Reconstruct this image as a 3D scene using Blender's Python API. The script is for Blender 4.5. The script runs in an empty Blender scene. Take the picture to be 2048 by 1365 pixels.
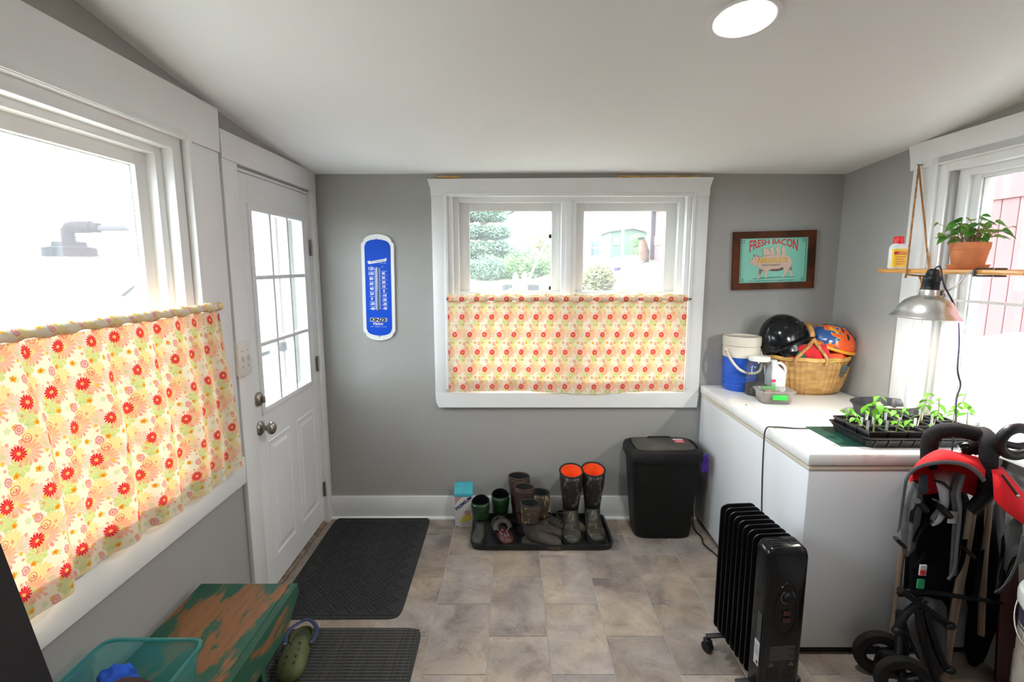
import bpy, bmesh, math, random
from mathutils import Vector, Matrix, noise as mnoise
import numpy as np
R = random.Random(7)
SC = bpy.context.scene
COL = SC.collection

# ------------------------------------------------------------------ camera
PITCH = math.atan(152/1024.0)
EYE = 1.62
cam = bpy.data.cameras.new('camera'); camo = bpy.data.objects.new('camera', cam); COL.objects.link(camo)
cam.sensor_width = 36; cam.lens = 18.0; cam.clip_start = 0.02; cam.clip_end = 300
camo.location = (0, 0, EYE); camo.rotation_euler = (math.pi/2 - PITCH, 0, 0)
SC.camera = camo
# ------------------------------------------------------------------ world, exposure
w = bpy.data.worlds.new('world'); SC.world = w; w.use_nodes = True
bg = w.node_tree.nodes['Background']
bg.inputs['Color'].default_value = (0.855, 0.975, 1.045, 1); bg.inputs['Strength'].default_value = 9.5
SC.view_settings.view_transform = 'Standard'; SC.view_settings.look = 'None'
SC.view_settings.gamma = 1; SC.view_settings.use_curve_mapping = False
SC.view_settings.exposure = 0.83
SC.cycles.use_denoising = True
SC.cycles.max_bounces = 12; SC.cycles.diffuse_bounces = 6; SC.cycles.transparent_max_bounces = 24
SC.cycles.transmission_bounces = 8; SC.cycles.caustics_reflective = False; SC.cycles.caustics_refractive = False
SC.cycles.sample_clamp_indirect = 6
def portal(loc, rot, sx, sy):
    l = bpy.data.lights.new('daylight_portal', 'AREA'); l.shape = 'RECTANGLE'; l.size = sx; l.size_y = sy
    l.cycles.is_portal = True
    o = bpy.data.objects.new('daylight_portal', l); COL.objects.link(o); o.location = loc; o.rotation_euler = rot
portal((-1.36, 1.26, 1.45), (0, -math.pi/2, 0), 1.3, 1.3)
portal((-1.36, 2.66, 1.40), (0, -math.pi/2, 0), 1.0, .62)
portal((0.34, 3.30, 1.45), (-math.pi/2, 0, 0), 1.5, 1.3)
portal((2.14, 1.65, 1.5), (0, math.pi/2, 0), 1.2, 1.35)

# ------------------------------------------------------------------ helpers
def at(px, py, X=None, Y=None, Z=None):
    """point where the sight line through a photo pixel meets a plane of the room"""
    c, s = math.cos(PITCH), math.sin(PITCH)
    u, v = (px-1024)/1024.0, (682.5-py)/1024.0
    d = Vector((u, c+v*s, -s+v*c))
    if X is not None: t = X/d.x
    elif Y is not None: t = Y/d.y
    else: t = (Z-EYE)/d.z
    return Vector((0, 0, EYE)) + d*t

MATS = {}
def mat(name, col, rough=.6, metal=0., spec=.5, var=0., vscale=8., col2=None, bump=0., bscale=40., trans=0., alpha=1., coat=0., stretch=None, vpos=(.35, .65), detail=4, sheen=0., rnd=0., transl=0., emit=None):
    if name in MATS: return MATS[name]
    m = bpy.data.materials.new(name); m.use_nodes = True; MATS[name] = m
    nt = m.node_tree; N = nt.nodes; L = nt.links
    b = N['Principled BSDF']
    c4 = (*col, 1)
    b.inputs['Base Color'].default_value = c4
    b.inputs['Roughness'].default_value = rough; b.inputs['Metallic'].default_value = metal
    b.inputs['Specular IOR Level'].default_value = spec
    b.inputs['Transmission Weight'].default_value = trans; b.inputs['Alpha'].default_value = alpha
    b.inputs['Coat Weight'].default_value = coat
    b.inputs['Sheen Weight'].default_value = sheen
    if emit:
        b.inputs['Emission Color'].default_value = (*emit[:3], 1); b.inputs['Emission Strength'].default_value = emit[3]
    tc = N.new('ShaderNodeTexCoord'); mp = N.new('ShaderNodeMapping'); L.new(tc.outputs['Object'], mp.inputs['Vector'])
    if stretch: mp.inputs['Scale'].default_value = stretch
    if rnd:
        oi = N.new('ShaderNodeObjectInfo'); ml = N.new('ShaderNodeVectorMath'); ml.operation = 'SCALE'
        ml.inputs[0].default_value = (37, 53, 71); L.new(oi.outputs['Random'], ml.inputs['Scale']); L.new(ml.outputs[0], mp.inputs['Location'])
    if var or col2:
        n = N.new('ShaderNodeTexNoise'); n.inputs['Scale'].default_value = vscale; n.inputs['Detail'].default_value = detail
        L.new(mp.outputs[0], n.inputs['Vector'])
        r = N.new('ShaderNodeValToRGB'); L.new(n.outputs['Fac'], r.inputs['Fac'])
        r.color_ramp.elements[0].position = vpos[0]; r.color_ramp.elements[1].position = vpos[1]
        a = tuple(max(0, x*(1-var)) for x in col); bb = col2 or tuple(min(1, x*(1+var)) for x in col)
        if col2: a = col
        r.color_ramp.elements[0].color = (*a, 1); r.color_ramp.elements[1].color = (*bb, 1)
        out = r.outputs['Color']
        if rnd:
            hs = N.new('ShaderNodeHueSaturation'); mr = N.new('ShaderNodeMapRange'); mr.inputs['To Min'].default_value = 1-rnd; mr.inputs['To Max'].default_value = 1+rnd
            L.new(oi.outputs['Random'], mr.inputs['Value']); L.new(mr.outputs[0], hs.inputs['Value']); L.new(out, hs.inputs['Color']); out = hs.outputs[0]
        L.new(out, b.inputs['Base Color'])
    if bump:
        n2 = N.new('ShaderNodeTexNoise'); n2.inputs['Scale'].default_value = bscale; n2.inputs['Detail'].default_value = 5
        L.new(mp.outputs[0], n2.inputs['Vector'])
        bp = N.new('ShaderNodeBump'); bp.inputs['Strength'].default_value = bump; bp.inputs['Distance'].default_value = .01
        L.new(n2.outputs['Fac'], bp.inputs['Height']); L.new(bp.outputs[0], b.inputs['Normal'])
    if transl:
        t = N.new('ShaderNodeBsdfTranslucent'); t.inputs['Color'].default_value = c4
        if b.inputs['Base Color'].is_linked: L.new(b.inputs['Base Color'].links[0].from_socket, t.inputs['Color'])
        mx = N.new('ShaderNodeMixShader'); mx.inputs[0].default_value = transl
        L.new(b.outputs[0], mx.inputs[1]); L.new(t.outputs[0], mx.inputs[2]); L.new(mx.outputs[0], N['Material Output'].inputs['Surface'])
    return m

def pane_mat(name, tint=(1, 1, 1), veil=.1, veilcol=(1, 1, 1), gloss=.06):
    """window or container glass that lets light straight through, with a whitish veil and a sheen"""
    if name in MATS: return MATS[name]
    m = bpy.data.materials.new(name); m.use_nodes = True; MATS[name] = m
    N = m.node_tree.nodes; L = m.node_tree.links; N.remove(N['Principled BSDF'])
    t = N.new('ShaderNodeBsdfTransparent'); t.inputs[0].default_value = (*tint, 1)
    v = N.new('ShaderNodeBsdfTranslucent'); v.inputs[0].default_value = (*veilcol, 1)
    d = N.new('ShaderNodeBsdfDiffuse'); d.inputs[0].default_value = (*veilcol, 1)
    g = N.new('ShaderNodeBsdfGlossy'); g.inputs['Roughness'].default_value = .03
    m0 = N.new('ShaderNodeMixShader'); m0.inputs[0].default_value = .3; L.new(v.outputs[0], m0.inputs[1]); L.new(d.outputs[0], m0.inputs[2])
    m1 = N.new('ShaderNodeMixShader'); m1.inputs[0].default_value = veil; L.new(t.outputs[0], m1.inputs[1]); L.new(m0.outputs[0], m1.inputs[2])
    fr = N.new('ShaderNodeLayerWeight'); fr.inputs[0].default_value = .25
    mu = N.new('ShaderNodeMath'); mu.operation = 'MULTIPLY_ADD'; mu.inputs[1].default_value = 5*gloss; mu.inputs[2].default_value = gloss*.2
    L.new(fr.outputs['Fresnel'], mu.inputs[0])
    m2 = N.new('ShaderNodeMixShader'); L.new(mu.outputs[0], m2.inputs[0]); L.new(m1.outputs[0], m2.inputs[1]); L.new(g.outputs[0], m2.inputs[2])
    L.new(m2.outputs[0], N['Material Output'].inputs['Surface'])
    return m

def tag(o, label=None, cat=None, group=None, kind=None):
    if label: o['label'] = label
    if cat: o['category'] = cat
    if group: o['group'] = group
    if kind: o['kind'] = kind
    return o
def thing(name, label, cat, loc=(0, 0, 0), rz=0., group=None, kind=None):
    o = bpy.data.objects.new(name, None); COL.objects.link(o); o.empty_display_size = .05
    o.location = loc; o.rotation_euler = (0, 0, rz)
    return tag(o, label, cat, group, kind)
def struct(name, loc=(0, 0, 0)):
    return thing(name, None, None, loc, kind='structure')
def wmat(o):
    m = Matrix.Identity(4); ch = []
    while o: ch.append(o); o = o.parent
    for q in reversed(ch): m = m @ Matrix.LocRotScale(q.location, q.rotation_euler, q.scale)
    return m

class MB:
    def __init__(s): s.v = []; s.f = []; s.m = []; s.uv = None; s.mi = 0
    def add(s, vs, fs):
        k = len(s.v); s.v += [Vector(a) for a in vs]; s.f += [tuple(i+k for i in f) for f in fs]; s.m += [s.mi]*len(fs); return s
    def box(s, lo, hi, bev=0., seg=2):
        lo, hi = [min(a, b) for a, b in zip(lo, hi)], [max(a, b) for a, b in zip(lo, hi)]
        if bev <= 0:
            x0, y0, z0 = lo; x1, y1, z1 = hi
            return s.add([(x0,y0,z0),(x1,y0,z0),(x1,y1,z0),(x0,y1,z0),(x0,y0,z1),(x1,y0,z1),(x1,y1,z1),(x0,y1,z1)],
                         [(3,2,1,0),(4,5,6,7),(0,1,5,4),(1,2,6,5),(2,3,7,6),(3,0,4,7)])
        bm = bmesh.new(); bmesh.ops.create_cube(bm, size=1)
        for v in bm.verts: v.co = Vector([(l+h)/2+(h-l)*c for l, h, c in zip(lo, hi, v.co)])
        bev = min(bev, .49*min(h-l for l, h in zip(lo, hi)))
        bmesh.ops.bevel(bm, geom=bm.edges[:], offset=bev, segments=seg, affect='EDGES', profile=.5)
        return s.frombm(bm)
    def frombm(s, bm):
        bm.verts.index_update(); s.add([v.co.copy() for v in bm.verts], [[v.index for v in f.verts] for f in bm.faces]); bm.free(); return s
    def rings(s, rings, cap0=True, cap1=True, closed=True):
        n = len(rings[0]); vs = [p for r in rings for p in r]; fs = []
        for i in range(len(rings)-1):
            for j in range(n if closed else n-1):
                a = i*n+j; b = i*n+(j+1) % n; fs.append((a, b, b+n, a+n))
        if cap0: fs.append(tuple(range(n-1, -1, -1)))
        if cap1: fs.append(tuple(range((len(rings)-1)*n, len(rings)*n)))
        return s.add(vs, fs)
    def tube(s, pts, r, n=10, caps=True, flat=1.):
        pts = [Vector(p) for p in pts]; rs = r if isinstance(r, (list, tuple)) else [r]*len(pts)
        rg = []; up = None
        for i, p in enumerate(pts):
            t = (pts[min(i+1, len(pts)-1)]-pts[max(i-1, 0)]).normalized()
            if up is None:
                up = Vector((0, 0, 1)) if abs(t.z) < .9 else Vector((0, 1, 0))
            a = t.cross(up)
            if a.length < 1e-5: a = t.orthogonal()
            a.normalize(); b = a.cross(t).normalized(); up = b
            rg.append([p+a*rs[i]*math.cos(2*math.pi*k/n)+b*rs[i]*flat*math.sin(2*math.pi*k/n) for k in range(n)])
        return s.rings(rg, caps, caps)
    def lathe(s, prof, c=(0, 0, 0), n=24, axis=(0, 0, 1), sx=1., sy=1., cap0=True, cap1=True):
        c = Vector(c); q = Vector((0, 0, 1)).rotation_difference(Vector(axis).normalized())
        rg = [[c+q @ Vector((r*sx*math.cos(2*math.pi*k/n), r*sy*math.sin(2*math.pi*k/n), z)) for k in range(n)] for r, z in prof]
        return s.rings(rg, cap0, cap1)
    def prism(s, poly, d):
        """polygon (3-D points) extruded by vector d"""
        p = [Vector(a) for a in poly]; d = Vector(d); n = len(p)
        s.add(p+[a+d for a in p], [tuple(range(n-1, -1, -1)), tuple(range(n, 2*n))]+[(i, (i+1) % n, (i+1) % n+n, i+n) for i in range(n)]); return s
    def grid(s, rows):
        m, n = len(rows), len(rows[0])
        return s.add([p for r in rows for p in r], [(i*n+j, i*n+j+1, (i+1)*n+j+1, (i+1)*n+j) for i in range(m-1) for j in range(n-1)])
    def sphere(s, c, r, sub=2, sc=(1, 1, 1), nz=0., nsc=3., seed=0.):
        bm = bmesh.new(); bmesh.ops.create_icosphere(bm, subdivisions=sub, radius=1)
        for v in bm.verts:
            k = 1+nz*mnoise.noise(v.co*nsc+Vector((seed, seed*1.7, 0))); v.co = Vector((v.co.x*sc[0], v.co.y*sc[1], v.co.z*sc[2]))*r*k+Vector(c)
        return s.frombm(bm)
    def xf(s, M, k=0):
        for i in range(k, len(s.v)): s.v[i] = M @ s.v[i]
        return s
    def build(s, name, mats, parent=None, smooth=None, world=False, uv=None, solid=0., sub=0, kind=None, label=None):
        if parent is not None and world:
            I = wmat(parent).inverted(); vs = [I @ v for v in s.v]
        else: vs = s.v
        me = bpy.data.meshes.new(name); me.from_pydata([tuple(v) for v in vs], [], s.f); me.update()
        ms = mats if isinstance(mats, (list, tuple)) else [mats]
        for m in ms: me.materials.append(m)
        if len(ms) > 1: me.polygons.foreach_set('material_index', s.m)
        bm = bmesh.new(); bm.from_mesh(me); bmesh.ops.recalc_face_normals(bm, faces=bm.faces[:]); bm.to_mesh(me); bm.free()
        if uv:
            l = me.uv_layers.new(name='uv')
            for lp in me.loops: l.data[lp.index].uv = uv[lp.vertex_index]
        if smooth is not None:
            me.polygons.foreach_set('use_smooth', [True]*len(me.polygons))
            if smooth < 180: me.set_sharp_from_angle(angle=math.radians(smooth))
        o = bpy.data.objects.new(name, me); COL.objects.link(o)
        if parent is not None: o.parent = parent
        if solid:
            md = o.modifiers.new('thick', 'SOLIDIFY'); md.thickness = solid; md.offset = 0
        if sub:
            md = o.modifiers.new('sub', 'SUBSURF'); md.levels = sub; md.render_levels = sub
        if kind: o['kind'] = kind
        if label: o['label'] = label
        return o
def bx(name, lo, hi, m, parent=None, bev=0., world=True, smooth=None):
    return MB().box(lo, hi, bev).build(name, m, parent, smooth=(40 if bev else smooth), world=world)
def copy_tree(o, parent=None):
    c = o.copy(); COL.objects.link(c); c.parent = parent
    for ch in list(o.children): copy_tree(ch, c)
    return c
def inst(name, mesh, parent, loc=(0, 0, 0), rot=(0, 0, 0), sc=(1, 1, 1)):
    o = bpy.data.objects.new(name, mesh); COL.objects.link(o); o.parent = parent; o.location = loc; o.rotation_euler = rot; o.scale = sc; return o
def lerp(a, b, t): return a+(b-a)*t
def spline(pts, n=8):
    p = [Vector(a) for a in pts]; out = []
    for i in range(len(p)-1):
        a, b, c, d = p[max(i-1, 0)], p[i], p[i+1], p[min(i+2, len(p)-1)]
        for k in range(n):
            t = k/n; out.append(.5*((2*b)+(c-a)*t+(2*a-5*b+4*c-d)*t*t+(3*b-a-3*c+d)*t**3))
    out.append(p[-1]); return out
def lettering(name, txt, size, m, parent, M, shear=0., bold=0., warp=None, width=None, depth=.0004):
    cu = bpy.data.curves.new('lettering', 'FONT'); cu.body = txt; cu.size = size; cu.align_x = 'CENTER'; cu.align_y = 'CENTER'
    cu.extrude = depth; cu.offset = bold; cu.shear = shear; cu.resolution_u = 3
    to = bpy.data.objects.new('tmp_text', cu); COL.objects.link(to)
    dg = bpy.context.evaluated_depsgraph_get(); me = bpy.data.meshes.new_from_object(to.evaluated_get(dg))
    bpy.data.objects.remove(to); bpy.data.curves.remove(cu)
    xs = [v.co.x for v in me.vertices]; wd = max(xs)-min(xs); cx = (max(xs)+min(xs))/2
    for v in me.vertices:
        v.co.x -= cx
        if width: v.co.x *= width/wd
        if warp: v.co = Vector(warp(v.co, (width or wd)/2))
    I = wmat(parent).inverted() if parent else Matrix.Identity(4)
    me.transform(I @ M)
    me.materials.clear(); me.materials.append(m)
    o = bpy.data.objects.new(name, me); COL.objects.link(o)
    if parent: o.parent = parent
    return o
# frame whose x runs along +X, y up, normal towards the viewer (-Y)
def face_y(x, y, z, rot=0.): return Matrix.Translation((x, y, z)) @ Matrix.Rotation(math.pi/2, 4, 'X') @ Matrix.Rotation(rot, 4, 'Z')

# ------------------------------------------------------------------ common materials
M_wall = mat('gray_wall_paint', (.345, .335, .315), .75, var=.03, vscale=2, bump=.04, bscale=160)
M_ceil = mat('ceiling_paint', (.81, .805, .80), .85, var=.015, vscale=1.5, bump=.03, bscale=90)
M_white = mat('white_trim_paint', (.78, .78, .77), .38, var=.02, vscale=5, bump=.03, bscale=30)
M_vinyl = mat('white_sash', (.74, .74, .725), .35, var=.02, vscale=4)
M_door = mat('white_door_paint', (.76, .77, .77), .4, var=.015, vscale=3)
M_glass = pane_mat('window_glass', veil=.032, gloss=.02)  # veil imitates glare and flare washing out the view
M_dark = mat('dark_gap', (.02, .018, .016), .8)
M_nickel = mat('satin_nickel', (.36, .32, .28), .3, 1.0)
M_blackpl = mat('black_plastic', (.008, .008, .009), .45, spec=.3, var=.2, vscale=20)
M_blackgl = mat('glossy_black_plastic', (.005, .006, .007), .16, spec=.35)
M_steel = mat('dull_steel', (.45, .44, .42), .35, 1.)
M_cord = mat('black_cord', (.012, .011, .014), .5)
# ------------------------------------------------------------------ setting: floor with tiles
fl = struct('floor', (0, 0, 0))
M_grout = mat('pale_grout', (.37, .345, .31), .8, var=.08, vscale=20)
bx('subfloor', (-1.34, -1.6, -.10), (2.12, 3.28, -.003), M_grout, fl)
def tile_mat():
    m = bpy.data.materials.new('slate_look_vinyl'); m.use_nodes = True; N = m.node_tree.nodes; L = m.node_tree.links; b = N['Principled BSDF']
    tc = N.new('ShaderNodeTexCoord'); oi = N.new('ShaderNodeObjectInfo'); sc = N.new('ShaderNodeVectorMath'); sc.operation = 'SCALE'
    sc.inputs[0].default_value = (41, 67, 13); L.new(oi.outputs['Random'], sc.inputs['Scale'])
    ad = N.new('ShaderNodeVectorMath'); L.new(tc.outputs['Object'], ad.inputs[0]); L.new(sc.outputs[0], ad.inputs[1])
    n1 = N.new('ShaderNodeTexNoise'); n1.inputs['Scale'].default_value = 5; n1.inputs['Detail'].default_value = 9; n1.inputs['Roughness'].default_value = .62; n1.inputs['Distortion'].default_value = .6
    L.new(ad.outputs[0], n1.inputs['Vector'])
    r = N.new('ShaderNodeValToRGB'); e = r.color_ramp.elements; e[0].position = .33; e[0].color = (.185, .150, .126, 1); e[1].position = .72; e[1].color = (.435, .37, .312, 1)
    x = e.new(.50); x.color = (.318, .262, .218, 1); L.new(n1.outputs['Fac'], r.inputs['Fac'])
    n3 = N.new('ShaderNodeTexNoise'); n3.inputs['Scale'].default_value = 3; L.new(ad.outputs[0], n3.inputs['Vector'])
    mx = N.new('ShaderNodeMix'); mx.data_type = 'RGBA'; mx.blend_type = 'MULTIPLY'
    r3 = N.new('ShaderNodeValToRGB'); r3.color_ramp.elements[0].position = .38; r3.color_ramp.elements[1].position = .6; r3.color_ramp.elements[0].color = (.86, .88, .95, 1); r3.color_ramp.elements[1].color = (1.05, .99, .92, 1); L.new(n3.outputs['Fac'], r3.inputs['Fac'])
    mx.inputs[0].default_value = 1; L.new(r.outputs[0], mx.inputs[6]); L.new(r3.outputs[0], mx.inputs[7])
    hs = N.new('ShaderNodeHueSaturation'); mr = N.new('ShaderNodeMapRange'); mr.inputs['To Min'].default_value = .88; mr.inputs['To Max'].default_value = 1.1
    L.new(oi.outputs['Random'], mr.inputs['Value']); L.new(mr.outputs[0], hs.inputs['Value']); L.new(mx.outputs[2], hs.inputs['Color']); L.new(hs.outputs[0], b.inputs['Base Color'])
    # thin dark cracks of the slate print
    n2 = N.new('ShaderNodeTexNoise'); n2.inputs['Scale'].default_value = 7; n2.inputs['Detail'].default_value = 6; n2.inputs['Distortion'].default_value = 2.2; L.new(ad.outputs[0], n2.inputs['Vector'])
    ab = N.new('ShaderNodeMath'); ab.operation = 'SUBTRACT'; ab.inputs[1].default_value = .5; L.new(n2.outputs['Fac'], ab.inputs[0])
    a2 = N.new('ShaderNodeMath'); a2.operation = 'ABSOLUTE'; L.new(ab.outputs[0], a2.inputs[0])
    r2 = N.new('ShaderNodeMapRange'); r2.inputs['From Max'].default_value = .016; r2.inputs['To Min'].default_value = .76; L.new(a2.outputs[0], r2.inputs['Value'])
    m2 = N.new('ShaderNodeMix'); m2.data_type = 'RGBA'; m2.blend_type = 'MULTIPLY'; m2.inputs[0].default_value = 1
    L.new(hs.outputs[0], m2.inputs[6]); L.new(r2.outputs[0], m2.inputs[7]); L.new(m2.outputs[2], b.inputs['Base Color'])
    bp = N.new('ShaderNodeBump'); bp.inputs['Strength'].default_value = .25; bp.inputs['Distance'].default_value = .004; L.new(n1.outputs['Fac'], bp.inputs['Height']); L.new(bp.outputs[0], b.inputs['Normal'])
    b.inputs['Roughness'].default_value = .42
    return m
M_tile = tile_mat()
TW, TL, X0, Y0 = .2585, .43, -.103, 2.686
tmesh = {}
for i in range(-5, 9):
    xa = X0+i*TW; xb = xa+TW
    ph = 0 if i % 2 else .5
    for k in range(-11, 3):
        ya = Y0+(k+(.5 if i % 2 == 0 else 0))*TL; yb = ya+TL
        lo = (max(xa, -1.18), max(ya, -1.6)); hi = (min(xb, 1.96), min(yb, 3.12))
        if hi[0]-lo[0] < .01 or hi[1]-lo[1] < .01: continue
        dx, dy = round(hi[0]-lo[0], 3), round(hi[1]-lo[1], 3)
        if (dx, dy) not in tmesh:
            g = .0024; b = .0016; z0, z1 = -.003, 0.
            o = MB().rings([[(g, g, z0), (dx-g, g, z0), (dx-g, dy-g, z0), (g, dy-g, z0)],
                [(g, g, z1-b), (dx-g, g, z1-b), (dx-g, dy-g, z1-b), (g, dy-g, z1-b)],
                [(g+b, g+b, z1), (dx-g-b, g+b, z1), (dx-g-b, dy-g-b, z1), (g+b, dy-g-b, z1)]]).build('tile', M_tile, fl)
            tmesh[dx, dy] = o.data; o.location = (lo[0], lo[1], 0)
        else: inst('tile', tmesh[dx, dy], fl, (lo[0], lo[1], 0))

# ------------------------------------------------------------------ walls
def wall(name, boxes):
    mb = MB()
    for lo, hi in boxes: mb.box(lo, hi)
    o = mb.build(name, M_wall); o['kind'] = 'structure'; return o
WT = .16; XL, XR, YB, YF = -1.18, 1.96, 3.12, -1.6; ZT = 3.0
wl_win = (.62, 1.90, .83, 2.07)     # window_1 hole (Y0,Y1,Z0,Z1)
wl_door = (2.235, 3.05, 0, 2.035)
wall('wall_left', [((XL-WT, YF, 0), (XL, wl_win[0], ZT)), ((XL-WT, wl_win[0], 0), (XL, wl_win[1], wl_win[2])), ((XL-WT, wl_win[0], wl_win[3]), (XL, wl_win[1], ZT)),
                   ((XL-WT, wl_win[1], 0), (XL, wl_door[0], ZT)), ((XL-WT, wl_door[0], wl_door[3]), (XL, wl_door[1], ZT)), ((XL-WT, wl_door[1], 0), (XL, YB+WT, ZT))])
wb = (-.385, 1.065, .835, 2.055)
wall('wall_back', [((XL, YB, 0), (wb[0], YB+WT, ZT)), ((wb[1], YB, 0), (XR, YB+WT, ZT)), ((wb[0], YB, 0), (wb[1], YB+WT, wb[2])), ((wb[0], YB, wb[3]), (wb[1], YB+WT, ZT))])
wr = (.95, 2.36, .93, 2.06)
wall('wall_right', [((XR, YF, 0), (XR+WT, wr[0], ZT)), ((XR, wr[1], 0), (XR+WT, YB+WT, ZT)), ((XR, wr[0], 0), (XR+WT, wr[1], wr[2])), ((XR, wr[0], wr[3]), (XR+WT, wr[1], ZT))])
wall('wall_front', [((XL-WT, YF-WT, 0), (XR+WT, YF, ZT))])
prof = spline([(3.12, 2.152, 0), (2.51, 2.196, 0), (2.11, 2.238, 0), (1.74, 2.289, 0), (1.5, 2.328, 0), (1.0, 2.41, 0), (0, 2.57, 0), (-1.6, 2.83, 0)], 6)
def ceil_z(y):
    for a, b in zip(prof, prof[1:]):
        if b.x <= y <= a.x: return lerp(a.y, b.y, (a.x-y)/(a.x-b.x))
    return prof[0].y
def bow(x): return .006*math.sin(x*2.1+.5)
xs = [XL+(XR-XL)*i/12 for i in range(13)]
rows = [[(x, p.x, p.y+bow(x)*max(0, min(1, (p.x-2.4)/.7))*.5) for x in xs] for p in prof]
mb = MB().grid(rows); k = len(mb.v)
mb.grid([[(x, p.x, ZT-.02) for x in xs] for p in prof])
o = mb.build('ceiling', M_ceil, smooth=60); o['kind'] = 'structure'
# thin bare-wood strip showing in the gap above window_2
def trim(name, lo, hi, m=M_white, bev=.004):
    o = bx(name, lo, hi, m, None, bev); o['kind'] = 'structure'; return o
M_pine = mat('bare_pine', (.55, .33, .13), .6, var=.3, vscale=30, stretch=(1, 8, 8))
trim('trim_1', (-.44, 3.106, 2.124), (-.30, 3.12, 2.137), M_pine, .001)
trim('trim_2', (.62, 3.106, 2.128), (1.10, 3.12, 2.140), M_pine, .001)
# baseboard: board, quarter round and top bead
bb = struct('baseboard_back', (0, 3.12, 0))
bx('board', (-1.16, 3.104, 0), (1.96, 3.12, .15), M_white, bb, .003)
MB().rings([[(x, 3.104-.014*math.sin(a), .014*math.cos(a)) for a in [0, .4, .8, 1.2, 1.57]]+[(x, 3.104, 0)] for x in (-1.16, 1.96)]).build('quarter_round', M_white, bb, world=True, smooth=40)
br_ = struct('baseboard_right', (1.96, 0, 0)); bx('board', (1.944, -1.6, 0), (1.96, 3.1, .15), M_white, br_, .003)

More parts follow.
